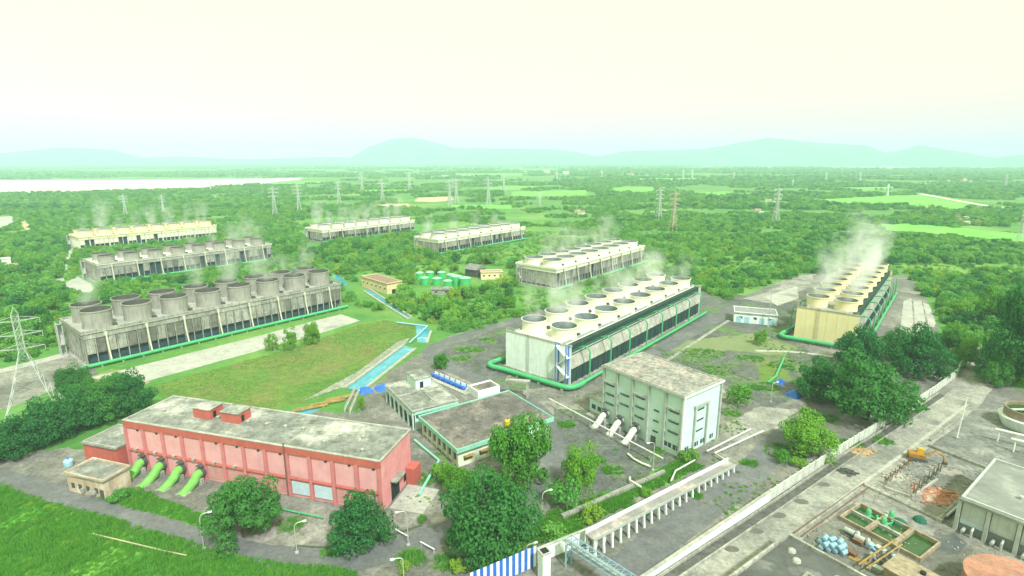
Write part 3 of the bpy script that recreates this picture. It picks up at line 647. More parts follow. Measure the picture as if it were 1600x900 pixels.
b_ = MB().box(0, 6.5, 0, 9, 0, 2.4).build('wall', WHITE, t); MB().box(.4, 6.1, .4, 8.6, 2.4, 2.45).build('roof', ROOF_DARK, t); parapet(MB(), 6.5, 9, 2.4, 2.9, .4).build('coping', WHITE, t)

# --- blue pumps on a white plinth
a = P(676, 590); loc, rz2, _ = frame(a, P(727, 612))
tp = thing('plinth', 'long white concrete plinth carrying the blue pumps', 'plinth', loc, rz2)
MB().box(-2, 21, -2.2, 2.6, 0, .5).build('plinth_slab', G_SLAB, tp); MB().box(-2, 21, 2.6, 2.9, 0, 1.2).build('plinth_wall', WHITE, tp)
for i in range(6):
    x = .5 + i * 3.1; q = (loc[0] + math.cos(rz2) * x, loc[1] + math.sin(rz2) * x, .5)
    t = thing('pump', f'blue pump on the white plinth, number {["one", "two", "three", "four", "five", "six"][i]} counting from the canal end', 'pump', q, rz2, 'blue pumps')
    MB().tube([(-1.0, 0, .75), (.6, 0, .75)], .55, 12).build('motor', BLUE, t, smooth=True)
    MB().tube([(.6, 0, .75), (1.3, 0, .75)], .3, 8).lathe([(.7, 0), (.8, .6), (.4, 1.3), (0, 1.35)], 12, (1.5, 0, 0)).build('volute', BLUE, t, smooth=True)
    MB().tube([(1.5, .4, .6), (1.5, 1.5, .6), (1.5, 1.6, 1.6)], .22, 8).build('outlet_pipe', BLUE, t, smooth=True); MB().box(-1.3, 2.2, -.6, .6, 0, .2).build('bed_plate', STEEL_D, t)
for i, (x, y, l) in enumerate(((597, 607, 'blue tarpaulin heap at the corner of the grey house'), (570, 611, 'blue tarpaulin heap where the canal ends'), (1241, 618, 'blue tarpaulin shelter on the yard left of the dark trees'), (1219, 598, 'small blue cover lying up the yard from the tarpaulin shelter'))):
    p = P(x, y); b = MB(); rr = random.Random(i); n = 7; s = 2.6 if i != 3 else 1.6
    vs = [(u * s / 3 + rr.uniform(-.2, .2), v_ * s / 3 + rr.uniform(-.2, .2), max(0.02, (2.2 if i == 2 else 1.6) * (1 - max(abs(u), abs(v_)) / 3) ** .7 + rr.uniform(-.15, .15)) if max(abs(u), abs(v_)) < 3 else .0) for u in range(-3, 4) for v_ in range(-3, 4)]
    b._add(vs, [(r_*7 + c_, r_*7 + c_ + 1, r_*7 + c_ + 8, r_*7 + c_ + 7) for r_ in range(6) for c_ in range(6)])
    o = b.build('tarpaulin', BLUE, None, p, R(35)); tag(o, l, 'tarpaulin')

# --- white pump house
loc, rz, L = frame((28.2, 157.9), (46.1, 135.0)); Wd = 18.6; Hh = 18.4
t = thing('pump_house', 'tall white-mint pump house with slit windows and mottled roof', 'building', loc, rz)
MB().box(.3, L - .3, .3, Wd - .3, 0, Hh - .5).build('wall', MINT, t)
MB().box(-.4, L + .4, -.4, Wd + .4, Hh - .5, Hh).build('roof', ROOF_MOTTLED, t); parapet(MB(), L, Wd, Hh + .003, Hh + .25, .3).build('coping', CONC_PALE, t)
MB().box(-.45, L + .45, -.46, -.405, Hh - .6, Hh + .05).build('fascia', GREYTRIM, t); MB().box(L + .405, L + .46, -.4, Wd + .4, Hh - .6, Hh + .05).build('fascia', WHITE, t)
nb = 5; bw = L / nb
pil = MB().box(-.35, .35, -.3, .3, 0, Hh - .5).mesh('pilaster', GREYTRIM)
slit = MB().box(-1.5, 1.5, .2, .32, 0, .5).box(-1.7, 1.7, -.25, .3, .5, .62).mesh('window', GLASS); slit_s = MB().box(-.9, .9, .2, .32, 0, .5).mesh('window', GLASS)
win = MB().box(-1.1, 1.1, .2, .32, 0, 1.5).mesh('window', GLASS); wf = MB().box(-.05, .05, .16, .34, 0, 1.5).box(-1.2, 1.2, .12, .34, -.1, 0).mesh('window_frame', WHITE)
for i in range(nb + 1): ob('pilaster', pil, t, (min(max(i * bw, .34), L - .34), 0, 0))
for i in range(nb):
    x = (i + .5) * bw
    if i % 2 == 0:
        MB().box(i * bw + .4, (i + 1) * bw - .4, -.2, .3, 13.2, 13.8).build('beam', GREYTRIM, t); zs = (12.4, 9.3, 6.2)
    else: zs = (11.2, 8.0) if i == 1 else (10.6, 7.4, 4.2)
    for z in zs: ob('window', slit if i != 3 else slit_s, t, (x, 0, z))
    for dx_ in ((-1.4, 1.4) if i > 3 else ()): w_ = ob('window', win, t, (x + dx_, 0, 1.6)); ob('window_frame', wf, w_)
MB().box(3 * bw + 1.5, 3 * bw + 3.2, .2, .33, 0, 2.8).build('door', STEEL_D, t)
ex = thing('x', None, None); bpy.data.objects.remove(ex)
for y in (.35, 6.0, 12.0, Wd - .35): MB().box(L - .3, L + .25, y - .3, y + .3, 0, Hh - .5 if y in (.35, Wd - .35) else 13.2).build('pilaster', GREYTRIM if y > 1 else WHITE, t)
MB().box(L - .3, L + .35, 5.5, 12.5, 13.2, 13.9).build('beam', GREYTRIM, t)
for z in (11.8, 8.6, 5.4): MB().box(L - .32, L - .2, 7.4, 10.6, z, z + .5).build('window', GLASS, t)
MB().box(L - .32, L - .22, 6.6, 11.4, 2.6, 4.2).build('rolling_shutter', SHUTTER, t)
for y in (2.5, 7.2, 10.0, 14.6):
    w_ = MB().box(L - .32, L - .2, y, y + 1.7, 1.0, 2.3).build('window', GLASS, t); MB().box(L - .2, L - .12, y + .8, y + .9, 1.0, 2.3).build('window_frame', WHITE, w_)
MB().box(-6, L * .12, -.9, 9, 0, .1).build('plinth', CONC, t)
an = MB().box(-7, .28, 2, 9, 0, 4.6).build('annex', MINT, t); MB().box(-7.3, .25, 1.7, 9.3, 4.6, 4.9).build('annex_roof', CONC_ROOF, an)
for x in (-6, -3.5): MB().box(x, x + 1.6, 1.9, 2.0, 1.3, 2.8).build('annex_window', GLASS, an)
pm = bend_pipe('pipe_run', PIPE_W, .95, -.2, 2.9, 6.0)
collar = MB().tube([(0, -.35, 2.9), (0, -1.3, 2.9)], 1.25, 12).tube([(0, -1, 2.9), (0, -1, 5.2)], .3, 6).box(-1, 1, -1.4, -.4, 4.4, 4.8).mesh('valve', STEEL_D)
ca, sa = math.cos(rz), math.sin(rz)
for i in range(3):
    x = 2.2 + i * 6.0
    q = thing('discharge_pipe', f'white discharge pipe at the white pump house, {["first", "second", "third"][i]} from the low annex', 'pipe', (loc[0] + ca * x, loc[1] + sa * x, 0), rz, 'white discharge pipes')
    ob('pipe_run', pm, q); ob('valve', collar, q); MB().box(-1.1, 1.1, -2.3, -1.4, 0, 1.8).build('pipe_saddle', CONC, q); MB().box(-1.4, 1.4, -6.8, -5.0, -.2, .3).build('anchor_block', CONC, q)

# --- small houses and tanks in the middle distance
def small_house(name, label, a, L, Wd, H, rz, wall_m, roof_m, gable=False, nwin=4, cat='building'):
    t = thing(name, label, cat, (a[0], a[1], 0), rz)
    MB().box(0, L, 0, Wd, 0, H).build('wall', wall_m, t)
    if gable: r_ = MB().xprism([(-.7, H), (Wd + .7, H), (Wd / 2, H + Wd * .32)], -.5, L + .5).build('roof', roof_m, t)
    else:
        r_ = MB().box(-.4, L + .4, -.4, Wd + .4, H + .002, H + .4).build('roof', roof_m, t); parapet(MB(), L, Wd, H + .404, H + .75, .3).build('coping', wall_m, r_)
    wm = MB().box(-.6, .6, -.06, .05, 0, 1.3).mesh('window', GLASS); sh_ = MB().box(-.8, .8, -.5, 0, 1.35, 1.45).mesh('sunshade', wall_m)
    for k in range(nwin):
        w_ = ob('window', wm, t, (L * (k + .5) / nwin, 0, H * .45)); ob('sunshade', sh_, w_)
    d_ = MB().box(L + .01, L + .06, Wd * .3, Wd * .55, 0, min(2.6, H * .7)).build('door', DARK, t)
    return t
small_house('workshop', 'two-storey cream house with brown roof beside the canal', (-97.7, 345), 31, 11, 6.2, R(-46), mat('cream yellow plaster', (.74, .62, .36), (.66, .55, .3), .4, streak=.25), mat('brown roof', (.3, .2, .15), (.2, .14, .11), .5), nwin=6)
q = P(727, 431); small_house('hut', 'black gabled hut left of the low yellow house', q, 10, 10, 5.2, R(-35), mat('black boards', (.08, .085, .08), (.05, .055, .05), .8), mat('grey sheet roof', (.24, .24, .23), (.16, .16, .155), .5), True, 2)
q = P(752, 437); small_house('hut', 'low yellow house with tan roof beside the black hut', q, 15, 8, 4.6, R(8), YELLOW, mat('tan roof', (.36, .27, .2), (.27, .2, .15), .6), nwin=4)
q = P(674, 461); small_house('shed', 'grey flat shed below the green tanks', q, 12, 6, 3.0, R(5), CONC, CONC_ROOF, nwin=2)
q = P(1146, 503); small_house('control_hut', 'white hut with blue doors left of the yellow tower', q, 20, 12, 4.8, R(-20), WHITE, mat('grey hut roof', (.28, .29, .28), (.2, .2, .2), .4), nwin=3)
t = bpy.data.objects['control_hut']
for x in (1.2, 5, 12, 16.5): MB().box(x, x + 2.2, -.09, .03, 0, 3.2).build('blue_door', BLUE_P, t)
GT = mat('bright green tank', (.07, .48, .16), (.05, .4, .13), .5, rough=.45); GTT = mat('pale green tank lid', (.3, .65, .42), (.24, .56, .35), .5, rough=.45)
places = [(656, 433, 2.6), (672, 432, 2.8), (690, 432, 2.8), (705, 436, 2.8), (664, 441, 2.8), (683, 442, 3.0), (700, 446, 2.8), (714, 443, 3.6), (727, 446, 3.6)]
lb = ['pale-lidded green tank at the back left of the cluster', 'green tank in the back row, second from its left end', 'green tank in the back row, third from its left end', 'green tank in the back row, nearest the huts', 'green tank at the front left corner of the cluster', 'green tank in the front row, second from its left end', 'green tank in the front row, third from its left end', 'tall green tank, left of the tall pair', 'tall green tank at the right end of the cluster']
for (x, y, r_), l in zip(places, lb):
    t = thing('storage_tank', l, 'tank', P(x, y + 3), 0, 'green tanks by the huts'); hh = 4.2 if r_ < 3.5 else 6.0
    MB().lathe([(r_, 0), (r_, hh), (r_ + .15, hh + .02), (r_ + .15, hh + .3)], 18).build('tank_body', GT, t, smooth=True); MB().lathe([(r_ + .1, hh + .3), (r_ * .5, hh + .9), (0, hh + 1.1)], 18).build('tank_lid', GTT, t, smooth=True)

# ================================================================ FOREGROUND RIGHT: duct, walls, works yard
a0, a1 = P(925, 872), P(1148, 737); loc, rz, L = frame(a0, a1)
t = thing('raised_duct', 'long white cable duct raised on slanting posts along the diagonal road', 'duct', loc, rz)
t.rotation_euler = (0, math.atan(2.3 / L), rz)
MB().box(0, L, 0, 2.2, 3.9, 4.3).build('duct_deck', mat('duct deck', (.27, .26, .25), (.2, .19, .185), .4, c3=(.5, .42, .38), s3=.2), t)
MB().box(0, L, 2.2, 2.45, 2.2, 5.2).build('duct_wall', WHITE, t); MB().box(0, L, -.15, 0, 3.8, 4.5).build('duct_edge', GREYTRIM, t)
po = MB()._add([(-.22, -.55, 0), (.22, -.55, 0), (.22, -.15, 0), (-.22, -.15, 0), (-.22, 0, 3.9), (.22, 0, 3.9), (.22, .5, 3.9), (-.22, .5, 3.9)], [(0,3,2,1), (4,5,6,7), (0,1,5,4), (1,2,6,5), (2,3,7,6), (3,0,4,7)]).mesh('post', WHITE)
po2 = MB().box(-.2, .2, 1.7, 2.1, 0, 3.9).mesh('post', WHITE)
for i in range(21):
    ob('post', po, t, (.6 + i * (L - 1.2) / 20, 0, 0)); ob('post', po2, t, (.6 + i * (L - 1.2) / 20, 0, 0))
MB().box(0, L, .9, 1.5, 3.3, 3.7).build('cable_tray', STEEL_D, t)
loc, rz, L = frame(P(840, 880), P(922, 846))
t = thing('yard_wall', 'plain white wall between the striped fence and the raised duct', 'wall', loc, rz)
MB().box(0, L, 0, .35, 0, 3.2).build('wall_face', WHITE, t); MB().box(-.1, L + .1, -.1, .45, 3.2, 3.4).build('coping', CONC_PALE, t)
p = P(850, 905); t = thing('gate_pillar', 'white square pillar with dark cap beside the striped fence', 'pillar', (p[0], p[1], 0), rz)
MB().box(-.9, .9, -.9, .9, 0, 6.2).build('pillar_shaft', WHITE, t); MB().box(-1.05, 1.05, -1.05, 1.05, 6.2, 6.5).build('pillar_cap', CONC_PALE, t); MB().box(-.7, .7, -.7, .7, 6.5, 6.56).build('cap_recess', DARK, t)
# striped sheet fence: each sheet a part
loc, rz, L = frame(P(735, 930), P(838, 885))
t = thing('sheet_fence', 'blue and white striped sheet fence at the bottom edge', 'fence', loc, rz)
n = int(L / .7)
sb = MB().box(.02, .68, 0, .08, .1, 4.8).mesh('sheet', BLUE); sw = MB().box(.02, .68, .02, .1, .1, 4.8).mesh('sheet', mat('white sheet', (.75, .8, .85), (.66, .7, .76), .8))
for i in range(n): ob('sheet', sb if i % 2 else sw, t, (i * L / n, 0, 0))
MB().box(0, L, .1, .2, .6, .8).box(0, L, .1, .2, 2.8, 3.0).build('rail', STEEL, t)
# lattice pipe bridge
BLUE_B = mat('grey-blue bridge paint', (.24, .4, .5), (.18, .31, .4), .8, rough=.5)
A_, B_ = np.array(P(888, 843, 6.0)), np.array(P(985, 906, 6.0)); B_ = A_ + (B_ - A_) * 2.2
loc, rz, L = frame(A_, B_)
t = thing('pipe_bridge', 'pale blue lattice pipe bridge crossing at the bottom edge', 'bridge', loc, rz)
for (y, z) in ((-.9, 5.0), (.9, 5.0), (-.9, 6.6), (.9, 6.6)): MB().tube([(0, y, z), (L, y, z)], .11, 5).build('chord', BLUE_B, t)
n = int(L / 1.6); dg = MB()
dl = L / n
dgm = MB()
for y in (-.9, .9): dgm.tube([(0, y, 5.0), (dl, y, 6.6)], .06, 4).tube([(0, y, 5.0), (0, y, 6.6)], .06, 4)
for z in (5.0, 6.6): dgm.tube([(0, -.9, z), (0, .9, z)], .06, 4).tube([(0, -.9, z), (dl, .9, z)], .05, 4)
dgm = dgm.mesh('lattice_panel', BLUE_B)
for i in range(n): ob('lattice_panel', dgm, t, (i * dl, 0, 0))
for y in (-.4, .1, .5): MB().tube([(-1, y, 5.5), (L, y, 5.5)], .2, 8).build('pipe', STEEL, t, smooth=True)
for x in (.2, 11): MB().tube([(x, -.9, 0), (x, -.9, 5)], .18, 6).tube([(x, .9, 0), (x, .9, 5)], .18, 6).tube([(x, -.9, 1), (x, .9, 4)], .08, 4).build('trestle', BLUE_B, t)

# boundary wall: plain ramped stretch, then panels between posts
W_PTS = [P(1000, 915), P(1203, 783), P(1300, 718), P(1400, 655), P(1462, 614), P(1496, 588), P(1502, 573), P(1490, 556)]
loc, rz, L = frame(W_PTS[0], W_PTS[1])
t = thing('boundary_wall', 'smooth white plastered wall along the lower diagonal road', 'wall', loc, rz)
MB()._add([(0, 0, 0), (L, 0, 0), (L, .5, 0), (0, .5, 0), (0, 0, 1.4), (L, 0, 2.6), (L, .5, 2.6), (0, .5, 1.4)], [(0,3,2,1), (4,5,6,7), (0,1,5,4), (1,2,6,5), (2,3,7,6), (3,0,4,7)]).build('wall_face', WHITE, t)
MB()._add([(0, -.1, 1.402), (L, -.1, 2.602), (L, .6, 2.602), (0, .6, 1.402), (0, -.1, 1.55), (L, -.1, 2.75), (L, .6, 2.75), (0, .6, 1.55)], [(0,3,2,1), (4,5,6,7), (0,1,5,4), (1,2,6,5), (2,3,7,6), (3,0,4,7)]).build('coping', CONC_PALE, t)
WPALE = mat('weathered white wall', (.62, .65, .6), (.46, .48, .43), .5, streak=.4)
pl = ['white panelled wall stretch beside the lone round tree', 'white panelled wall stretch below the cluster of dark trees', 'white panelled wall stretch at the right end of the dark trees', 'short white wall stretch just before the far bend', 'short white wall stretch at the bend of the track', 'last short white wall stretch behind the bend']
for k in range(1, len(W_PTS) - 1):
    loc, rz, L = frame(W_PTS[k], W_PTS[k+1]); n = max(2, int(L / 3)); dl = L / n
    t = thing('boundary_wall', pl[k-1], 'wall', loc, rz, 'panelled boundary wall')
    pm_ = MB().box(.22, dl - .22, .1, .3, 0, 2.7).box(.22, dl - .22, .05, .35, 2.7, 2.88).mesh('wall_panel', WPALE); ps = MB().box(-.22, .22, 0, .4, 0, 3.1).mesh('post', WPALE)
    for i in range(n): ob('wall_panel', pm_, t, (i * dl, 0, 0)); ob('post', ps, t, (i * dl, 0, 0))
# drain channel and slab joints right of the wall
for nm_, off, w_, h_, m_ in (('drain_channel', -3.0, 2.0, .1, mat('dark drain', (.13, .13, .118), (.085, .085, .078), .5, fine=.4)), ('drain_wall', -3.4, .35, .55, CONC), ('drain_wall', -1.0, .3, .7, CONC)):
    for k in range(0, 4):
        loc, rz, L = frame(W_PTS[k], W_PTS[k+1]); o = MB().box(0, L, off, off + w_, 0, h_).build(nm_, m_, None, loc, rz); o['kind'] = 'structure'

RY = R(-54.5)
# flat-roofed store at the bottom edge
t = thing('flat_store', 'low dark flat-roofed store at the bottom edge of the works yard', 'building', (40.4, 86.5, 0), RY)
MB().box(0, 24, 0, 21, 0, 3.7).build('wall', CONC, t); MB().box(.3, 23.7, .3, 20.7, 3.7, 3.8).build('roof', mat('black felt roof', (.11, .115, .11), (.07, .075, .07), .4, c3=(.2, .2, .19), s3=.2, t3=.58), t)
parapet(MB(), 24, 21, 3.7, 4.5, .5).build('parapet', CONC, t); MB().box(8, 8.5, .6, 13, 3.81, 4.6).box(8.5, 15, 12.5, 13, 3.81, 4.6).build('roof_upstand', CONC, t)
MB().box(10, 14, 3, 9, 3.81, 5.2).build('roof_hatch', CONC_PALE, t)
for x, y in ((3, 17), (5, 15), (16, 16), (19, 9), (12, 16.5)): MB().lathe([(.9, 0), (.7, .4), (.3, .6), (0, .6)], 7, (x, y, 3.8)).build('debris_heap', CONC_PALE, t)
# settling basins
TAN = mat('tan concrete', (.38, .31, .21), (.29, .235, .16), .6, streak=.4, fine=.3)
loc = P(1314, 812); loc = (loc[0], loc[1], 0); RB = R(-58)
t = thing('settling_basin', 'tan-walled settling basin with green water in five pits', 'basin', loc, RB)
LX, LY = 15.5, 8.6
MB().box(0, LX, 0, LY, .05, .12).build('water', WATER_K, t)
for q in ((-.4, LX + .4, -.4, 0), (-.4, LX + .4, LY, LY + .4), (-.4, 0, 0, LY), (LX, LX + .4, 0, LY)): MB().box(*q, 0, 1.0).build('basin_wall', TAN, t)
for x in (4.8, 10.2): MB().box(x, x + .9, 0, LY, 0, .95).build('basin_partition', TAN, t)
MB().box(0, 4.8, LY * .5, LY * .5 + .5, 0, .9).build('basin_partition', CONC_PALE, t); MB().box(5.7, 10.2, LY * .5, LY * .5 + .5, 0, .9).build('basin_partition', CONC_PALE, t)
# green pumps on the basin edge
GP = mat('green pump paint', (.10, .42, .2), (.08, .34, .16), .8)
for i, (x, y, l) in enumerate(((1356, 808, 'green pump at the basin edge, nearest the boundary wall'), (1380, 822, 'green pump at the basin edge between two others'), (1392, 812, 'green pump set back behind the basin edge'))):
    t = thing('pump', l, 'pump', P(x, y), RB + i, 'green pumps at the basin')
    MB().lathe([(.75, 0), (.75, .4), (.55, .5), (.55, 1.6), (.35, 1.9), (0, 2.0)], 12, (0, 0, .2)).build('motor', GP, t, smooth=True); MB().box(-1, 1, -1, 1, 0, .25).build('bed_plate', CONC, t)
    MB().tube([(0, 0, .6), (1.4, 0, .6), (1.8, 0, 1.0), (1.8, 0, 1.5)], .25, 8).build('outlet_pipe', GP, t, smooth=True)
    MB().tube([(-.5, .7, .9), (-.5, 1.3, .9)], .4, 8).build('gear_box', GTT, t)
for i, (x, y, l) in enumerate(((1405, 818, 'dark green mound of netting behind the pumps'), (1437, 814, 'dark green netting heap alone on the slab'))):
    o = MB().lathe([(1.7 - .3 * i, 0), (1.5 - .3 * i, .5), (.8, 1.0), (0, 1.15)], 9).build('netting_heap', mat('dark green net', (.02, .13, .09), (.015, .09, .06), 1, bump=.4), None, P(x, y)); tag(o, l, 'heap')
# blue drums
BD = mat('pale blue drum', (.27, .43, .52), (.2, .34, .43), .9, rough=.45); rr = random.Random(5); k = 0
base = P(1298, 858)
for iz in range(2):
    for i in range(4 - iz):
        for j in range(2):
            t = thing('drum', 'pale blue plastic drum lying in the heap beside the basin', 'drum', (base[0] + (i + iz * .5) * 1.25 - 2 + j * .9, base[1] + (j * 1.9 - (i + iz * .5) * .55) + rr.uniform(-.15, .15), iz * .95), RB + rr.uniform(-.25, .25), 'heap of blue drums')
            MB().tube([(0, -.85, .55), (0, -.8, .55), (0, .8, .55), (0, .85, .55)], [.46, .55, .55, .46], 12).build('drum_body', BD, t, smooth=True); MB().tube([(0, -.05, .55), (0, .05, .55)], .585, 12).build('drum_hoop', BD, t)
# works building on the right
loc = (98.5, 105.6, 0); rz = R(-53); L, Wd, Hh = 32, 26, 7.8
t = thing('works_building', 'grey works building with flat roof and tall bays at the right edge', 'building', loc, rz)
GW = mat('pale grey wall', (.48, .52, .5), (.4, .43, .41), .4, streak=.3)
MB().box(.3, L, .6, Wd, 0, Hh - .5).build('wall', mat('dark grey bay wall', (.2, .22, .22), (.15, .16, .16), .4), t); MB().box(-.3, L + .3, -.3, Wd + .3, Hh - .5, Hh).build('roof', mat('grey felt roof', (.24, .25, .235), (.16, .17, .155), .3, c3=(.32, .33, .3), s3=.15), t)  # bay wall in a darker grey than the panels before it
parapet(MB(), L, Wd, Hh + .003, Hh + .55, .4).build('coping', GW, t)
bw = 5.0
for i in range(7):
    MB().box(i * bw - .35, i * bw + .35, -.2, .6, 0, Hh - .5).build('pilaster', GREYTRIM, t)
    if i < 6:
        MB().box(i * bw + .5, (i + 1) * bw - .5, .3, .6, 3.2, Hh - .7).build('bay_panel', GW, t)
        MB().box(i * bw + .5, (i + 1) * bw - .5, .45, .6, 1.9 if i == 0 else 2.6, 3.2).build('shutter', SHUTTER if i == 0 else GW, t)
        MB().tube([(i * bw + 1.5, -1.2, .9), (i * bw + 1.5, .4, .9)], .35, 8).tube([(i * bw + 3, -.8, 0), (i * bw + 3, -.8, 1.6), (i * bw + 3, .5, 2.0)], .25, 8).build('wall_pipe', STEEL, t)
for y in (6, 13, 20): MB().box(.18, .3, y, y + 3, 3, 5.5).build('window', GLASS, t)
vents(t, [(8, 10, Hh), (14, 15, Hh), (20, 8, Hh)], 1)
# salmon round tank, white clarifier
c0 = P(1590, 912, 5.0); t = thing('storage_tank', 'wide salmon-topped round tank at the bottom right corner', 'tank', (c0[0], c0[1], 0))
MB().lathe([(7.6, 0), (7.6, 4.7)], 48).build('tank_wall', SALMON, t, smooth=True); MB().lathe([(7.75, 4.7), (7.75, 5.0), (7.3, 5.0), (4, 5.25), (0, 5.4)], 48).build('tank_roof', SALMON, t, smooth=True)
for k in range(10): MB().tube([(7.5 * math.cos(k * .63), 7.5 * math.sin(k * .63), 5), (7.5 * math.cos(k * .63), 7.5 * math.sin(k * .63), 6)], .05, 4).build('rail_post', STEEL, t)
c0 = P(1605, 668); t = thing('clarifier_tank', 'white clarifier tank with brown rim at the right edge', 'tank', (c0[0], c0[1], 0))
MB().lathe([(6, 0), (7.2, 2.8), (7.4, 3.4)], 32).build('tank_wall', WHITE, t, smooth=True); MB().lathe([(6.2, 3.4), (6.2, 6.0), (5.8, 6.0), (5.8, 3.6)], 32).build('rim', mat('brown rim', (.3, .24, .17), (.22, .17, .12), .5), t, smooth=True)
MB().lathe([(5.7, 5.0), (0, 5.05)], 32).build('water', WATER_K, t); MB().box(-6, 6, -.6, .6, 6.01, 6.15).build('walkway', STEEL, t); MB().tube([(0, 0, 5), (0, 0, 7.5)], .4, 8).build('drive_post', STEEL, t)
for i, (x, y) in enumerate(((1558, 690), (1583, 706))):
    t = thing('pipe_portal', ['white pipe portal below the clarifier, far one', 'white pipe portal below the clarifier, near one'][i], 'pipe support', P(x, y), R(-40))
    for xx in (0, 7): MB().tube([(xx, 0, 0), (xx, 0, 3.6)], .22, 6).build('post', WHITE, t)
    MB().tube([(-1, 0, 3.7), (10, 0, 3.7)], .4, 8).build('pipe', PIPE_W, t, smooth=True)
# excavator
t = thing('excavator', 'orange and yellow excavator parked at the building site', 'excavator', P(1433, 718), R(-25))
for y in (-1.2, 1.2): MB().xprism([(y - .35, .05), (y + .35, .05), (y + .35, .8), (y - .35, .8)], -2.0, 2.0).build('track', STEEL_D, t)
MB().box(-2.2, 1.4, -1.3, 1.3, .95, 2.0).build('body', EXCAV, t); cb = MB().box(-.2, 1.3, .2, 1.3, 2.0, 3.2).build('cab', mat('excavator yellow', (.6, .38, .03), (.5, .3, .03), 1), t); MB().box(1.3, 1.34, .35, 1.15, 2.2, 3.0).build('window', GLASS, cb)
MB().tube([(1.2, -.4, 1.8), (3.6, -.4, 3.6), (5.4, -.4, 2.6)], .3, 5).build('boom', EXCAV, t); MB().tube([(5.4, -.4, 2.6), (5.9, -.4, .9)], .22, 5).build('stick', EXCAV, t); MB().xprism([(-.9, .1), (.1, .1), (.1, 1.0), (-.9, 1.0)], 5.5, 6.5).build('bucket', STEEL_D, t)
# half-built columns, foundation walls, rubble
for r_, (p0, p1, h_, m_, lb_) in enumerate((((1384, 757), (1420, 727), 2.3, RUST, 'rusty bar cage of the half-built row beside the track'), ((1428, 776), (1466, 742), 3.2, STEEL_D, 'dark grey post in the row along the foundation wall'))):
    a, b = np.array(P(*p0)), np.array(P(*p1))
    for i in range(6):
        q = a + (b - a) * i / 5
        t = thing('column_stub', lb_, 'column', tuple(q), R(36), ['half-built bar cages', 'dark foundation posts'][r_])
        MB().box(-.35, .35, -.35, .35, 0, .9).build('footing', CONC_PALE, t); c_ = MB()
        for (dx_, dy_) in ((-.25, -.25), (.25, -.25), (.25, .25), (-.25, .25)): c_.tube([(dx_, dy_, .9), (dx_ * 1.1, dy_ * 1.1, h_)], .06, 4)
        for z in (1.3, 1.8): c_.box(-.28, .28, -.28, .28, z, z + .06)
        c_.build('bar_cage', m_, t)
for p0, p1, l in (((1383, 765), (1425, 780), 'low pale foundation wall at the near end of the building site'), ((1425, 780), (1466, 752), 'low pale foundation wall under the dark posts')):
    loc, rz, L = frame(P(*p0), P(*p1)); o = MB().box(0, L, 0, .5, 0, .7).build('foundation_wall', CONC_PALE, None, loc, rz); tag(o, l, 'wall')
def heap(name, px_, r_, h_, m_, label, cat, seed):
    rr = random.Random(seed); b = MB(); n = 14; vs = []; rings = 6
    for j in range(rings):
        f_ = 1 - j / rings
        for k in range(n): ra = r_ * f_ * (1 + rr.uniform(-.2, .2)); vs.append((ra * math.cos(k*6.283/n) * 1.5, ra * math.sin(k*6.283/n), h_ * (1 - f_) * (1 + rr.uniform(-.3, .3)) + (0 if j else -.05)))
    vs.append((0, 0, h_)); fs = [(j*n+k, j*n+(k+1) % n, (j+1)*n+(k+1) % n, (j+1)*n+k) for j in range(rings-1) for k in range(n)] + [((rings-1)*n+k, (rings-1)*n+(k+1) % n, rings*n) for k in range(n)]
    b._add(vs, fs)
    for _ in range(30):
        a = rr.uniform(0, 6.28); d_ = r_ * rr.uniform(.2, 1.3); x, y = d_ * math.cos(a) * 1.5, d_ * math.sin(a); s_ = rr.uniform(.15, .4); z = max(0, h_ * (1 - d_ / r_))
        b.box(x - s_, x + s_, y - s_*.7, y + s_*.7, z, z + s_)
    o = b.build(name, m_, None, P(*px_), rr.uniform(-.6, .2)); tag(o, label, cat)
heap('rubble_heap', (1470, 775), 4.2, .8, BRICK, 'reddish brick rubble heap right of the foundation wall', 'rubble', 1)
heap('rubble_heap', (1345, 705), 2.4, .6, mat('orange sand', (.45, .28, .14), (.38, .24, .12), .8), 'orange sand heap beside the track', 'rubble', 2)
heap('rubble_heap', (1478, 735), 2.6, .9, mat('grey rubble', (.3, .28, .24), (.22, .2, .18), 1), 'grey earth heap behind the excavator', 'rubble', 3)
heap('rubble_heap', (1322, 738), 1.6, .6, STEEL_D, 'dark scrap heap beside the boundary drain', 'rubble', 4)
heap('rubble_heap', (1398, 745), 2.2, .5, mat('pale rubble', (.42, .4, .35), (.3, .29, .25), 1), 'pale rubble among the rusty bar cages', 'rubble', 5)
heap('rubble_heap', (1268, 880), 1.8, .5, CONC_PALE, 'pale debris heap between the drums and the store', 'rubble', 6)
# yard walls and trenches
for p0, p1, w_, h_, l in (((1350, 760), (1472, 818), 1.0, .6, 'long dark trench wall above the settling basin'), ((1449, 698), (1562, 742), .8, .7, 'dark kerb wall behind the excavator'), ((1455, 690), (1500, 655), .6, .5, 'low wall along the track beside the screed yard'),
                          ((1240, 842), (1345, 765), .5, .5, 'low pale wall between the track and the basins'), ((1470, 818), (1545, 745), .9, .9, 'pipe trench wall left of the works building'), ((880, 812), (1040, 741), 1.0, .9, 'grey trench wall behind the raised duct')):
    loc, rz, L = frame(P(*p0), P(*p1)); o = MB().box(0, L, 0, w_, 0, h_).box(0, L, w_ * .35, w_ * .65, h_, h_ + .12).build('trench_wall', CONC, None, loc, rz); tag(o, l, 'wall')
rr = random.Random(11)
clut = [(1330, 868), (1345, 880), (1362, 872), (1375, 862), (1385, 885), (1398, 876), (1340, 850), (1352, 846), (1412, 884), (1370, 892), (1425, 893), (1360, 856)]
cm = [RUST, TIMBER, CONC_PALE, STEEL, TAN, BLUE_P]
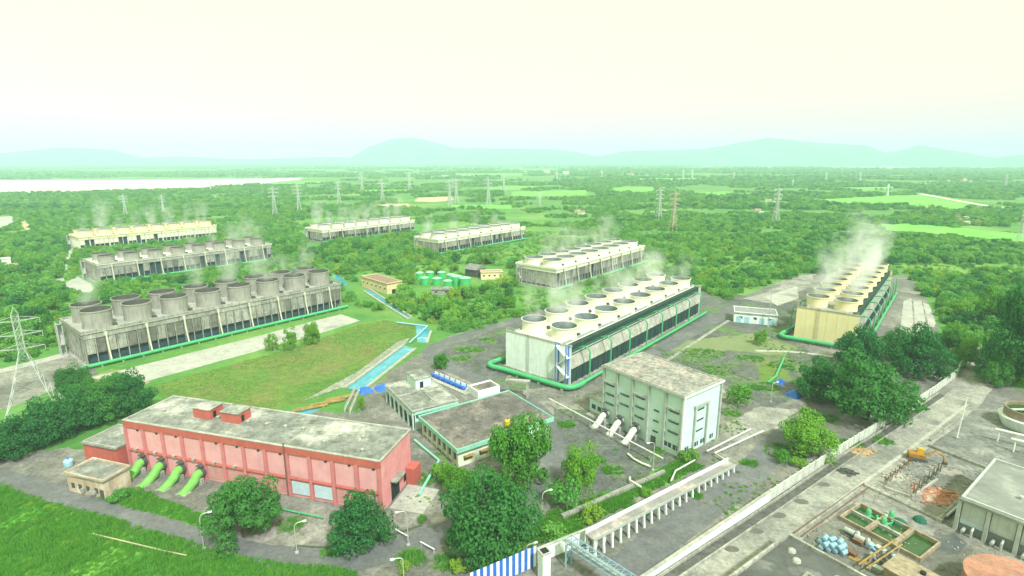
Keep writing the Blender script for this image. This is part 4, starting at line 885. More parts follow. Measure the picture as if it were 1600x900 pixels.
for i, (x, y) in enumerate(clut):
    m_ = cm[i % 6]; b = MB(); k = i % 3
    if k == 0: b.box(-.9, .9, -.5, .5, 0, .9).box(-1.0, 1.0, -.6, .6, .9, 1.0)
    elif k == 1:
        for q in range(4): b.tube([(-2.2, q * .35, .15), (2.2 + rr.uniform(-.5, .5), q * .35 + rr.uniform(-.1, .1), .15)], .14, 6)
    else: b.lathe([(.6, 0), (.65, 1.0), (.5, 1.2), (0, 1.25)], 10).tube([(0, 0, .5), (1.6, 0, .5)], .2, 6)
    o = b.build(['crate', 'pipe_bundle', 'small_vessel'][k], m_, None, P(x, y), RB + rr.uniform(-.6, .6))
    tag(o, ['closed crate among the clutter below the settling basin', 'bundle of short pipes lying below the settling basin', 'small round vessel with pipe stub below the settling basin'][k], ['crate', 'pipes', 'vessel'][k], ['crates below the basin', 'pipe bundles below the basin', 'vessels below the basin'][k])
for i, (x, y, r_) in enumerate(((1143, 858, 1), (1182, 830, 1), (1215, 805, 1.2), (1252, 784, 1.1), (1287, 757, 1))):
    w = P(x, y); b = MB(); b._add([(w[0] + r_ * 1.6 * math.cos(k*.523), w[1] + r_ * math.sin(k*.523), .052) for k in range(12)], [tuple(range(12))]); o = struct('tar_patch', b.mesh('tar_patch', mat('tar patch', (.14, .13, .12), (.1, .1, .09), 1)))

sheet_px('wet_patch', [(1463, 842), (1490, 832), (1512, 850), (1496, 866), (1470, 860)], .03, mat('wet slab', (.1, .115, .12), (.07, .08, .085), .4, rough=.4), rag=.5)
sheet_px('concrete_pad', [(1352, 770), (1470, 822), (1445, 850), (1330, 796)], .026, mat('pale works slab', (.3, .295, .27), (.22, .22, .2), .2, c3=(.15, .15, .14), s3=.2, t3=.58, fine=.4), rag=.4)
for i, (p0, p1, z, r_, m_, l) in enumerate((((1478, 812), (1560, 740), .9, .28, STEEL, 'steel pipe along the trench left of the works building'), ((1472, 810), (1552, 738), .6, .22, BLUE_P, 'pale blue pipe beside the trench pipe'), ((1240, 835), (1350, 757), .35, .14, RUST, 'rusty rail along the track, near one'), ((1252, 840), (1362, 760), .35, .14, RUST, 'rusty rail along the track, far one'), ((1340, 890), (1398, 850), 1.2, .2, TIMBER, 'yellow pipe over the clutter below the basin'), ((1352, 896), (1408, 858), 1.2, .16, TIMBER, 'second yellow pipe over the clutter below the basin'))):
    a, b = np.array(P(*p0)), np.array(P(*p1)); t = thing('ground_pipe', l, 'pipe', tuple(a)); MB().tube([(0, 0, z), tuple(b - a + (0, 0, z))], r_, 8).build('pipe_run', m_, t, smooth=True)
    for k in range(5): q = (b - a) * (k + .5) / 5; MB().box(q[0] - .2, q[0] + .2, q[1] - .2, q[1] + .2, 0, z).build('support', CONC, t)
t = thing('sump_house', 'small tan concrete sump house at the bottom edge below the basin', 'building', P(1425, 915), RB); MB().box(-4, 4, -3, 3, 0, 2.6).build('wall', TAN, t); MB().box(-4.3, 4.3, -3.3, 3.3, 2.6, 2.9).build('roof', TAN, t); MB().lathe([(.5, 0), (.5, .5), (0, .55)], 10, (1, 1, 2.9)).build('hatch', DARK, t)
for i, (x, y, l) in enumerate(((1330, 838, 'grey machinery skid beside the blue drums, left one'), (1346, 849, 'grey machinery skid beside the blue drums, right one'))):
    t = thing('machinery_skid', l, 'machine', P(x, y), RB); MB().box(-1.8, 1.8, -1, 1, 0, .3).build('skid', STEEL_D, t); MB().tube([(-1.4, 0, 1), (.6, 0, 1)], .6, 10).build('motor', GREYTRIM, t, smooth=True); MB().lathe([(.5, .3), (.5, 1.6), (.2, 2), (0, 2)], 10, (1.2, 0, 0)).build('vessel', STEEL, t, smooth=True); MB().tube([(1.2, 0, 1.8), (1.2, 1.4, 1.8), (1.2, 1.4, 0)], .12, 6).build('pipe', RUST, t)
# ================================================================ STREET FURNITURE
def lamp(px_, ty, label, arm=1):
    h = height_at(px_[0], px_[1], ty); t = thing('street_lamp', label, 'street lamp', P(*px_), R(20), 'white street lamps')
    MB().tube(smooth_path([(0, 0, 0), (0, 0, h * .6), (0, 0, h * .85), (arm * .5, 0, h * .97), (arm * 1.8, 0, h)], 5), .11, 6).build('pole', STEEL, t, smooth=True)
    MB().box(min(arm*1.6, arm*2.4), max(arm*1.6, arm*2.4), -.2, .2, h - .12, h + .08).build('lamp_head', WHITE, t); MB().box(-.35, .35, -.35, .35, 0, .3).build('foot', CONC_PALE, t)
lamp((319, 858), 803, 'curved white street lamp left of the round tree at the pink house', 1)
lamp((464, 864), 817, 'curved white street lamp between the two round trees at the pink house', 1)
lamp((638, 852), 797, 'street lamp near the door end of the pink house', -1)
lamp((847, 812), 768, 'street lamp right of the biggest dark tree', 1)
lamp((823, 868), 851, 'short street lamp peeping over the striped fence', 1)
lamp((631, 905), 870, 'street lamp at the bottom edge below the road bend', -1)
lamp((1204, 628), 598, 'street lamp on the yard right of the white pump house', 1)
lamp((1020, 735), 690, 'street lamp before the white pump house', -1)
lamp((945, 680), 650, 'street lamp by the white discharge pipes', -1)
for i, (x, y, ty, l) in enumerate(((1495, 684, 622, 'tall white pole leaning beside the screed yard'), (1200, 510, 452, 'thin mast before the white hut with blue doors'), (793, 620, 588, 'thin pole at the back corner of the mint house'))):
    h = height_at(x, y, ty); t = thing('pole', l, 'pole', P(x, y)); MB().tube([(0, 0, 0), (.8 if i == 0 else 0, .2, h)], [.2, .1], 6).build('shaft', WHITE if i == 0 else STEEL, t); MB().box(-.5, .5, -.5, .5, 0, .35).build('foot', CONC_PALE, t); MB().box(.3, 1.3, 0, .3, h - .1, h + .1).build('bracket', STEEL, t)
# pipe lines
def pipeline(pix, z, r_, m_, label, step=7):
    w = [np.array(P(*p)) for p in pix]; o0 = w[0]; t = thing('pipeline', label, 'pipe', tuple(o0)); pts = [p - o0 + (0, 0, z) for p in w]
    MB().tube(pts, r_, 8).build('pipe_run', m_, t, smooth=True)
    for a, b in zip(pts[:-1], pts[1:]):
        n = max(1, int(np.linalg.norm(b - a) / step))
        for i in range(n): q = a + (b - a) * (i + .5) / n; MB().box(q[0] - .15, q[0] + .15, q[1] - .15, q[1] + .15, 0, z - r_ * .5).build('support', CONC_PALE, t)
pipeline([(858, 634), (1035, 730)], 2.6, .22, PIPE_W, 'long thin white pipe on posts before the white pump house')
pipeline([(1104, 710), (1172, 675), (1160, 671)], 1.0, .25, PIPE_W, 'white pipe hooking back beside the white pump house')
pipeline([(1192, 678), (1116, 713), (1137, 727)], 1.0, .25, PIPE_W, 'white pipe elbow reaching the raised duct')
pipeline([(981, 712), (990, 720), (1003, 727), (1016, 732)], .6, .3, PIPE_W, 'white pipe pieces lying before the white pump house')
pipeline([(984, 752), (984, 757), (1002, 768)], 1.2, .25, PIPE_W, 'short bent white pipe over the trench wall')
pipeline([(1085, 725), (1055, 742), (1048, 758)], 1.2, .22, PIPE_W, 'white pipe crossing the grass behind the duct')
pipeline([(648, 690), (686, 722), (655, 775)], .5, .35, MINT_TRIM, 'mint green pipe bending round the pink house corner')
pipeline([(1225, 560), (1212, 590), (1200, 600)], .6, .4, PIPE_G, 'green pipe running down from the yellow tower')
pipeline([(430, 796), (506, 812)], .5, .2, PIPE_G, 'thin green pipe along the foot of the pink house')
pipeline([(145, 837), (200, 850), (258, 864), (292, 871)], .5, .16, mat('pale bamboo', (.45, .42, .26), (.36, .33, .2), 1), 'pale thin pipe lying in the bottom left grass')
pipeline([(640, 538), (668, 512), (620, 506)], .8, .35, BLUE_P, 'pale blue pipe crossing the canal bend')
# concrete pipe portal by the white tower
loc, rz, L = frame(P(793, 620), P(824, 622)); t = thing('pipe_portal', 'concrete portal frame before the big green pipe bend', 'pipe support', loc, rz)
for x in (0, L): MB().box(x - .4, x + .4, -.4, .4, 0, 5.5).build('post', CONC, t)
MB().box(-.8, L + .8, -.45, .45, 5.5, 6.2).build('cross_beam', CONC, t); MB().box(-.8, L + .8, .46, 1.8, 5.9, 6.1).build('platform', CONC_PALE, t)
# timber rafts and weir by the canal end
for i, (x, y, l) in enumerate(((485, 638, 'yellow timber raft nearest the pink roof'), (512, 630, 'yellow timber raft in the middle of the weir'), (535, 622, 'yellow timber raft next to the canal end'))):
    t = thing('timber_raft', l, 'raft', P(x, y), R(28), 'timber rafts at the weir')
    me = MB().box(-5.5, 5.5, -.16, .16, 0, .25).mesh('plank', TIMBER)
    for k in range(6): ob('plank', me, t, (rnd.uniform(-.3, .3), k * .38 - 1, .3))
    for x_ in (-4, 4): MB().box(x_ - .2, x_ + .2, -1.2, 1.2, .05, .3).build('bearer', TIMBER, t)
for i, (p0, p1) in enumerate((((540, 645), (556, 612)), ((548, 648), (563, 613)))):
    loc, rz, L = frame(P(*p0), P(*p1)); t = thing('sluice_wall', ['pale sluice wall left of the steps below the canal', 'pale sluice wall right of the steps below the canal'][i], 'wall', loc, rz); MB().box(0, L, 0, .5, 0, 1.2).build('wall_face', CONC_PALE, t); rail(t, [(0, .25, 1.2), (L, .25, 1.2)], STEEL, 1.0, 3)
sheet_px('weir_water', [(440, 648), (470, 636), (500, 640), (470, 652)], .06, WATER_B)
# road bars and small bits
for i, (x, y, l) in enumerate(((628, 838, 'white barrier bar on the road at the pink house corner'), (668, 858, 'white barrier bar on the road bend'))):
    t = thing('barrier', l, 'barrier', P(x, y), R(-35)); MB().tube([(-2, 0, .9), (2, 0, .9)], .14, 6).build('bar', WHITE, t)
    for x_ in (-1.8, 1.8): MB().box(x_ - .12, x_ + .12, -.12, .12, 0, .95).build('post', CONC_PALE, t)
o = tag(MB().lathe([(1.2, 0), (1.1, 1.0), (.5, 1.5), (0, 1.6)], 9).build('red_cover', RED, None, P(537, 838)), 'small red cover lying under the second round tree', 'cover')
ribbon('kerb_line', [(462, 854), (505, 856), (549, 853), (600, 840), (658, 822)], .5, .3, mat('dark kerb', (.1, .13, .1), (.07, .09, .07), .8))

# ================================================================ LATTICE PYLONS
def pylon(px_, ty, label, m_, h=None, yaw=25, spread=.16, d=.16):
    b0 = P(*px_); h = h or height_at(px_[0], px_[1], ty); w0 = h * spread / 2; w1 = h * .022
    t = thing('pylon', label, 'pylon', b0, R(yaw), 'transmission pylons'); d = max(d, mpp(b0) * .34)
    wz = lambda z: w0 + (w1 - w0) * min(1, z / (h * .62)) ** .8 if z < h * .62 else w1
    body = MB(); zs = [0, .14, .27, .38, .48, .56, .62, .7, .78, .86, .93]; zs = [z * h for z in zs]
    for z0, z1 in zip(zs[:-1], zs[1:]):
        a, c = wz(z0), wz(z1); q0 = [(-a, -a), (a, -a), (a, a), (-a, a)]; q1 = [(-c, -c), (c, -c), (c, c), (-c, c)]
        for k in range(4):
            k2 = (k + 1) % 4
            body.tube([(*q0[k], z0), (*q1[k], z1)], d, 4, False); body.tube([(*q0[k], z0), (*q1[k2], z1)], d * .6, 3, False); body.tube([(*q0[k2], z0), (*q1[k], z1)], d * .6, 3, False); body.tube([(*q1[k], z1), (*q1[k2], z1)], d * .6, 3, False)
    body.tube([(-w1, -w1, .93 * h), (0, 0, h)], d, 4, False); body.tube([(w1, w1, .93 * h), (0, 0, h)], d, 4, False); body.build('lattice_body', m_, t)
    arm = MB()
    for sg in (-1, 1):
        ln = h * .15 * sg
        arm.tube([(0, -w1, 0), (ln, 0, .01 * h)], d * .8, 4, False).tube([(0, w1, 0), (ln, 0, .01 * h)], d * .8, 4, False).tube([(0, 0, h * .045), (ln, 0, .01 * h)], d * .8, 4, False).tube([(ln, 0, .01 * h), (ln, 0, -.035 * h)], d * .8, 4, False)
    am_ = arm.mesh('cross_arm', m_)
    for z in (.64, .76, .88): ob('cross_arm', am_, t, (0, 0, z * h))
    return t
PYS = mat('pylon steel', (.52, .56, .54), (.45, .49, .47), 1, rough=.6); PYR = mat('red-white pylon paint', (.5, .33, .25), (.55, .5, .45), .12, rough=.6)
pylon((58, 655), 480, 'large pale lattice pylon at the left edge before the grey tower', PYS, d=.08, yaw=35, spread=.44)
pylon((1051, 360), 296, 'reddish lattice pylon in the scrub behind the big white tower', PYR)
pylon((1029, 344), 292, 'pale pylon just left of the reddish pylon', PYS)
pylon((1211, 350), 290, 'pale pylon in the trees behind the white hut', PYS)
pylon((1386, 306), 287, 'slim white pylon standing in the bright field', WHITE)
pylon((1592, 378), 324, 'pale pylon at the right edge beyond the field', PYS)
ORD = 'first second third fourth fifth sixth seventh eighth ninth tenth eleventh twelfth thirteenth fourteenth fifteenth sixteenth seventeenth eighteenth nineteenth twentieth twenty-first twenty-second twenty-third'.split()
for k, (x, y, ty) in enumerate(sorted(((197, 338, 303), (256, 334, 304), (430, 337, 290), (468, 332, 286), (566, 300, 270), (640, 296, 268), (703, 322, 280), (713, 318, 278), (763, 322, 276), (787, 300, 270), (843, 322, 300), (940, 279, 265), (870, 282, 268), (1067, 280, 264), (1081, 280, 264), (1146, 284, 268), (1290, 282, 269), (1343, 285, 268), (1238, 292, 280), (1570, 293, 270), (530, 318, 282), (598, 316, 278), (330, 300, 284)))):
    pylon((x, y), ty, f'small hazy pylon on the far plain, {ORD[k]} from the left edge', PYS)

# ================================================================ VEGETATION
def np_mesh(name, V, nq, m, quads=4):
    me = bpy.data.meshes.new(name); n = len(V)
    me.vertices.add(n); me.vertices.foreach_set('co', V.astype(np.float32).ravel())
    me.loops.add(n); me.loops.foreach_set('vertex_index', np.arange(n, dtype=np.int32))
    me.polygons.add(nq); me.polygons.foreach_set('loop_start', np.arange(0, n, quads, dtype=np.int32))
    me.materials.append(m); me.update(); me.validate(); return me
def crown(name, seed, clumps, per, leaf, m, rad=(5, 5, 4), zc=6.0, cr=(1.3, 2.2), shell=(.5, .88), flat=.75, floor=None):
    g = np.random.RandomState(seed); C = []
    d = g.normal(size=(clumps * 3, 3)); d /= np.linalg.norm(d, axis=1)[:, None]; d = d[d[:, 2] > -.55][:clumps]
    lob = 1 + .16 * np.sin(3 * np.arctan2(d[:, 1], d[:, 0]) + seed) + g.uniform(-.12, .12, len(d))
    cs = d * np.array(rad) * (g.uniform(*shell, len(d)) * lob)[:, None] + (0, 0, zc); crs = g.uniform(*cr, len(d))
    V = []
    for c, r in zip(cs, crs):
        q = g.normal(size=(per, 3)); q /= np.linalg.norm(q, axis=1)[:, None]; q = q[q[:, 2] > -.6]
        p = c + q * np.array([r, r, r * flat]) * (g.uniform(.55, 1.05, len(q)) ** .6)[:, None]
        nr = q + g.normal(size=q.shape) * .5 + (0, 0, .25); nr /= np.linalg.norm(nr, axis=1)[:, None]
        a = np.cross(nr, g.normal(size=q.shape)); a /= np.linalg.norm(a, axis=1)[:, None]; b = np.cross(nr, a)
        s = (leaf * g.uniform(.55, 1.25, len(q)))[:, None]; e = g.uniform(.5, .8, len(q))[:, None]
        V.append(np.stack([p - a*s, p - b*s*e, p + a*s, p + b*s*e], 1).reshape(-1, 3))
    V = np.concatenate(V)
    if floor is None:
        V[:, :2] *= rad[0] / np.percentile(np.hypot(V[:, 0], V[:, 1]), 97); lo_, hi_ = np.percentile(V[:, 2], [1, 99]); V[:, 2] = (V[:, 2] - lo_) / (hi_ - lo_) * (9.7 - 1.0) + 1.0
    if floor is not None: V[:, 2] = np.maximum(V[:, 2], floor)
    return np_mesh(name, V, len(V) // 4, m)
def trunk(name, seed, top=6.5, r=.32, limbs=6):
    g = random.Random(seed); b = MB(); b.tube([(0, 0, -.2), (.1, .05, top * .25), (g.uniform(-.2, .2), .1, top * .5), (g.uniform(-.4, .4), g.uniform(-.4, .4), top)], [r * 1.3, r, r * .8, r * .3], 7)
    for k in range(limbs):
        a = k * 6.283 / limbs + g.uniform(-.4, .4); z = top * g.uniform(.25, .5); l = g.uniform(2.2, 3.6)
        b.tube([(0, 0, z), (math.cos(a) * l * .5, math.sin(a) * l * .5, z + l * .45), (math.cos(a) * l, math.sin(a) * l, z + l * .75)], [r * .55, r * .38, r * .15], 5)
    return b.mesh(name, BARK, True)
NEAR = [crown('crown', 10 + i, 62, 260, .21, LEAF_DARK, rad=(5, 5, 4.6), zc=5.2, cr=(.9, 1.9), shell=(.45, 1.0)) for i in range(3)]
NEAR_B = [crown('crown', 20 + i, 54, 220, .22, LEAF_MID, rad=(5, 5, 4.6), zc=5.2, cr=(.9, 1.9), shell=(.4, 1.0)) for i in range(2)]
NEAR_C = [crown('crown', 30 + i, 34, 170, .2, LEAF_LIGHT, rad=(5, 5, 4.5), zc=5.4, cr=(.9, 1.6), shell=(.4, .95)) for i in range(2)]
TALL = [crown('crown', 36 + i, 60, 260, .21, LEAF_DARK, rad=(5, 5, 6.2), zc=7.5, cr=(1.2, 1.9)) for i in range(2)]
MID = [crown('crown', 40 + i, 30, 70, .46, [LEAF_FAR, LEAF_MID, LEAF_FAR, LEAF_LIGHT, LEAF_DARK][i % 5], cr=(1.3, 2.3)) for i in range(5)]
BUSH = [crown('foliage', 60 + i, 12, 110, .2, [LEAF_MID, LEAF_LIGHT, LEAF_FAR][i], rad=(2.2, 2.2, 1.5), zc=1.3, cr=(.7, 1.2), floor=.02) for i in range(3)]
TRUNKS = [trunk('trunk', 80 + i) for i in range(3)]
def tree(pos, w, h, mesh, label, group=None, cat='tree', name='tree'):
    t = thing(name, label, cat, (pos[0], pos[1], 0), rnd.uniform(0, 6.28), group); t.scale = (w / 10, w / 10, h / 10)
    ob('trunk', rnd.choice(TRUNKS), t); ob('crown', mesh, t); return t
def bush(pos, w, h, mesh, label, group=None):
    o = ob('bush', mesh, None, (pos[0], pos[1], 0), rnd.uniform(0, 6.28), (w / 5.4, w / 5.4, h / 3.4)); tag(o, label, 'bush', group); return o
def tree_px(bx, by, wpx, hpx, mesh, label, group=None):
    p = P(bx, by); k = mpp(p); return tree(p, wpx * k * .92, hpx * k * 1.0, mesh, label, group)
N, NB_, NC, TL = NEAR, NEAR_B, NEAR_C, TALL
tree_px(383, 838, 118, 100, N[0], 'round dark green tree before the middle of the pink house')
tree_px(562, 850, 112, 80, N[1], 'wide dark tree before the door end of the pink house')
tree_px(770, 856, 160, 128, N[2], 'biggest dark green tree, at the road bend in the middle')
tree_px(806, 752, 108, 108, NB_[0], 'bright green tree before the mint house')
tree_px(720, 780, 60, 60, NB_[1], 'smaller green tree pressed behind the biggest dark tree')
tree_px(905, 768, 84, 84, NC[0], 'airy yellow-green tree on the asphalt court')
tree_px(1258, 706, 88, 62, NB_[1], 'lone round tree between diagonal road and boundary wall')
tree_px(1352, 655, 142, 96, N[0], 'broadest dark tree by the boundary wall')
tree_px(1278, 622, 84, 62, N[1], 'dark tree on the left flank of the broadest wall tree')
tree_px(1338, 573, 78, 64, N[2], 'dark tree covering the corner of the yellow tower')
tree_px(1432, 588, 92, 80, N[1], 'dark tree right of the yellow tower pipes')
tree_px(1400, 560, 60, 50, N[2], 'smaller dark tree behind the wall, near the pale slabs')
tree_px(1478, 560, 50, 50, N[0], 'dark tree at the far end of the boundary wall')
tree_px(1508, 572, 48, 48, NB_[0], 'green tree in the bend of the sandy track')
tree_px(1580, 600, 96, 155, TL[0], 'tallest dark tree at the right edge')
tree_px(1548, 600, 56, 60, N[1], 'low dark tree at the foot of the tallest right-edge tree')
tree_px(1600, 520, 60, 80, TL[1], 'dark tree behind the tallest right-edge tree')
tree_px(1555, 510, 60, 60, NB_[1], 'green tree behind the bend of the sandy track')
tree_px(1618, 585, 60, 90, TL[1], 'dark tree cut off by the right edge')
tree_px(116, 612, 58, 42, N[2], 'small dark tree before the end wall of the grey tower')
for i, (x, y, w, h) in enumerate(((205, 645, 78, 62), (160, 655, 84, 62), (120, 672, 84, 66), (78, 690, 84, 66), (38, 708, 80, 64), (0, 720, 70, 60), (180, 628, 64, 46), (138, 640, 60, 48))):
    tree_px(x, y, w, h, N[i % 3], ['dark tree of the belt left of the pink house, touching its roof', 'dark tree of the left belt, second from the pink house', 'dark tree of the left belt, third from the pink house', 'dark tree of the left belt above the road bend', 'dark tree of the left belt, last but one to the left edge', 'dark tree of the left belt at the picture edge', 'dark tree of the left belt, behind and beside the lawn', 'dark tree of the left belt, behind and nearest the pylon'][i], 'dark tree belt by the pink house')
tree_px(426, 548, 24, 28, NC[1], 'thin bare-looking small tree on the lawn edge, leftmost of three')
tree_px(455, 545, 32, 36, NC[0], 'middle small tree of the three on the lawn edge')
tree_px(488, 536, 30, 34, NB_[0], 'small green tree of the three on the lawn edge, nearest the slab end')
tree_px(1187, 538, 22, 24, NB_[1], 'small tree before the white hut')
tree_px(690, 575, 28, 24, NB_[0], 'small green tree beside the blue pumps')
tree_px(565, 640, 16, 26, NC[0], 'slender young tree behind the pink roof')
def bush_px(x, y, w, h, i, label, group=None): p = P(x, y); k = mpp(p); return bush(p, w * k, h * k * 1.1, BUSH[i], label, group)
bush_px(1155, 630, 54, 34, 0, 'green bush at the back corner of the white pump house'); bush_px(885, 788, 70, 48, 2, 'dark bush under the airy yellow-green tree'); bush_px(925, 812, 44, 30, 1, 'bright bush by the trench wall')
bush_px(1222, 722, 36, 22, 0, 'bush below the lone round tree'); bush_px(1247, 728, 30, 18, 1, 'low bush at the boundary wall below the lone tree')
bush_px(716, 893, 34, 28, 1, 'small bush on the sandy verge, left of two'); bush_px(756, 893, 42, 34, 0, 'small bush on the sandy verge, right of two'); bush_px(632, 893, 24, 22, 1, 'small bush at the bottom edge beside the lamp')
bush_px(800, 862, 70, 40, 2, 'dark bush between biggest tree and white yard wall'); bush_px(860, 845, 50, 30, 2, 'dark bush behind the white yard wall'); bush_px(1010, 775, 26, 16, 1, 'small bright bush behind the raised duct')
bush_px(185, 782, 34, 18, 2, 'dark bush beside the beige hut'); bush_px(660, 815, 20, 12, 0, 'small bush at the road kerb by the pink house')
bush_px(695, 748, 50, 34, 1, 'bright bush beside the mint house corner'); bush_px(1075, 720, 40, 22, 0, 'grassy bush at the foot of the white pump house')

G = np.random.RandomState(12)
def px_of(x, y, z=0):
    dep = y * _c - (z - CAM_H) * _s; up = y * _s + (z - CAM_H) * _c
    return 800 + FPX * x / dep, 450 - FPX * up / dep
TB = []
for k, (a, L, w, h) in TOWERS.items():
    ux, uy = math.cos(RZ), math.sin(RZ)
    q = [(-8, -9), (L + 8, -9), (L + 8, w + 7), (-8, w + 7)]
    if k in 'BCDEF': q = [(-7, -6), (L + 7, -6), (L + 7, w + 5), (-7, w + 5)]
    TB.append([(a[0] + ux*x - uy*y, a[1] + uy*x + ux*y) for x, y in q])
WP = lambda pix: [P(*p) for p in pix]
KEEP = TB + [WP(f) for f in FIELDS + EARTHS] + [WP(LAKE), WP(FAR_WATER), WP(LAWN), WP(A_SLAB), WP(YARD)] + [WP(c) for c in CANAL]
KEEP += [WP([(555, 470), (630, 470), (630, 440), (600, 425), (555, 430)]), WP([(645, 470), (735, 465), (740, 436), (640, 425)]), WP([(720, 445), (800, 445), (800, 418), (720, 412)]),
         WP([(60, 560), (150, 545), (150, 590), (60, 625), (-80, 655), (-80, 585)]), WP([(88, 450), (108, 380), (122, 378), (110, 405), (106, 440)]), WP([(96, 446), (120, 430), (146, 443), (150, 457), (120, 462)]), WP([(-60, 372), (22, 352), (18, 334), (-60, 345)]),
         WP([(1400, 460), (1465, 465), (1475, 535), (1400, 535)]), WP([(1140, 515), (1140, 462), (1265, 425), (1265, 470)]), WP([(1430, 300), (1575, 322), (1570, 330), (1430, 308)]),
         WP([(130, 575), (545, 475), (600, 488), (660, 500), (690, 520), (690, 560), (560, 645), (200, 670), (140, 640)]), WP([(520, 425), (560, 445), (605, 470), (640, 492), (660, 500), (640, 512), (590, 482), (510, 440)]), WP([(1500, 600), (1505, 540), (1545, 540), (1545, 600)]), WP([(475, 380), (500, 365), (520, 385), (480, 392)])]
def free(x, y):
    ok = np.ones(len(x), bool)
    for q in KEEP: ok &= ~in_poly(x, y, q)
    return ok
def lattice_noise(x, y, s, seed):
    g = np.random.RandomState(seed); T = g.rand(64, 64); u = x / s; v = y / s; i = np.floor(u).astype(int); j = np.floor(v).astype(int); fu = u - i; fv = v - j
    fu = fu*fu*(3 - 2*fu); fv = fv*fv*(3 - 2*fv); t = lambda a, b: T[a % 64, b % 64]
    return (t(i, j)*(1-fu) + t(i+1, j)*fu)*(1-fv) + (t(i, j+1)*(1-fu) + t(i+1, j+1)*fu)*fv

ZONES = [([(-20, 425), (90, 408), (98, 440), (95, 480), (60, 545), (-20, 565)], 46, 'the thicket beside the grey tower', 'trees left of the grey tower', 1.0),
         ([(165, 470), (300, 450), (440, 428), (525, 415), (535, 425), (420, 446), (300, 470), (200, 492)], 26, 'the strip between the two grey towers', 'trees between the grey towers', .7),
         ([(500, 402), (640, 385), (690, 405), (810, 402), (815, 440), (800, 480), (700, 515), (660, 500), (560, 430), (530, 430)], 84, 'the thicket around the green tanks', 'trees round the huts', .85),
         ([(420, 375), (480, 378), (500, 392), (640, 368), (650, 388), (520, 402), (430, 402)], 22, 'the belt before the far cream-topped tower', 'trees before the far tower', .9),
         ([(1000, 405), (1100, 395), (1250, 392), (1262, 420), (1150, 455), (1100, 445), (1020, 412)], 44, 'the scrub behind the white hut', 'trees between white and yellow tower', .75),
         ([(1400, 440), (1620, 425), (1620, 500), (1530, 520), (1470, 480)], 36, 'the scrub beyond the yellow tower', 'trees right of the yellow tower', .75)]
placed = []
for poly, n, label, group, sc in ZONES:
    xs = [p[0] for p in poly]; ys = [p[1] for p in poly]; k = 0; tries = 0
    while k < n and tries < 4000:
        tries += 1; u, v = G.uniform(min(xs), max(xs)), G.uniform(min(ys), max(ys))
        if not in_poly(np.array([u]), np.array([v]), poly)[0]: continue
        p = P(u, v)
        if not free(np.array([p[0]]), np.array([p[1]]))[0]: continue
        if any((p[0]-q[0])**2 + (p[1]-q[1])**2 < (q[2]*.42)**2 for q in placed): continue
        w = G.uniform(7, 13) * sc; placed.append((p[0], p[1], w)); k += 1
        mi = G.choice([0, 1, 2, 3, 4], p=[.3, .25, .2, .15, .1]); th = (u - min(xs)) / (max(xs) - min(xs)); where = ['at the left end of', 'left of the middle of', 'in the middle of', 'right of the middle of', 'at the right end of'][min(4, int(th * 5))]
        tree(p, w, w * G.uniform(.7, .95), MID[mi], f"{['green', 'fresh green', 'leafy green', 'yellow-green', 'dark green'][mi]} {'small ' if w < 8 * sc + .8 else ''}tree {where} {label}", group)

# scattering of uncounted vegetation
def scatter(name, pts, rot, scl, idx, objs, label, cat):
    me = bpy.data.meshes.new(name); n = len(pts); me.vertices.add(n); me.vertices.foreach_set('co', pts.astype(np.float32).ravel())
    for nm, ty, arr in (('rot', 'FLOAT', rot), ('idx', 'INT', idx)):
        at = me.attributes.new(nm, ty, 'POINT'); at.data.foreach_set('value', arr.astype(np.float32 if ty == 'FLOAT' else np.int32))
    at = me.attributes.new('scl', 'FLOAT_VECTOR', 'POINT'); at.data.foreach_set('vector', scl.astype(np.float32).ravel())
    o = ob(name, me); tag(o, label, cat, None, 'stuff')
    ng = bpy.data.node_groups.new(name, 'GeometryNodeTree'); ng.interface.new_socket('Geometry', in_out='INPUT', socket_type='NodeSocketGeometry'); ng.interface.new_socket('Geometry', in_out='OUTPUT', socket_type='NodeSocketGeometry')
    N_ = ng.nodes; gi = N_.new('NodeGroupInput'); go = N_.new('NodeGroupOutput'); ip = N_.new('GeometryNodeInstanceOnPoints'); jg = N_.new('GeometryNodeJoinGeometry')
    def attr(nm, dt): a = N_.new('GeometryNodeInputNamedAttribute'); a.data_type = dt; a.inputs[0].default_value = nm; return a.outputs[0]
    for m_ in reversed(objs):
        oi = N_.new('GeometryNodeObjectInfo'); oi.inputs[0].default_value = m_; oi.inputs['As Instance'].default_value = True; ng.links.new(oi.outputs['Geometry'], jg.inputs[0])
    ng.links.new(gi.outputs[0], ip.inputs['Points']); ng.links.new(jg.outputs[0], ip.inputs['Instance']); ip.inputs['Pick Instance'].default_value = True
    ng.links.new(attr('idx', 'INT'), ip.inputs['Instance Index'])
    cx = N_.new('ShaderNodeCombineXYZ'); ng.links.new(attr('rot', 'FLOAT'), cx.inputs[2]); ng.links.new(cx.outputs[0], ip.inputs['Rotation']); ng.links.new(attr('scl', 'FLOAT_VECTOR'), ip.inputs['Scale'])
    ng.links.new(ip.outputs[0], go.inputs[0]); md = o.modifiers.new('scatter', 'NODES'); md.node_group = ng; return o
def proto(me): return bpy.data.objects.new(me.name, me)
TREE_P = [proto(m_) for m_ in MID]; BUSH_P = [proto(m_) for m_ in BUSH]
def bands(y0, y1, spacing, seed):
    g = np.random.RandomState(seed); A = .5 * (y1*y1 - y0*y0) * 2 * 1.02; n = int(A / spacing**2)
    y = np.sqrt(g.uniform(y0*y0, y1*y1, n)); x = g.uniform(-1, 1, n) * (y * 1.02 + 25); return x, y, g
FX, FY, FS, FI = [], [], [], []
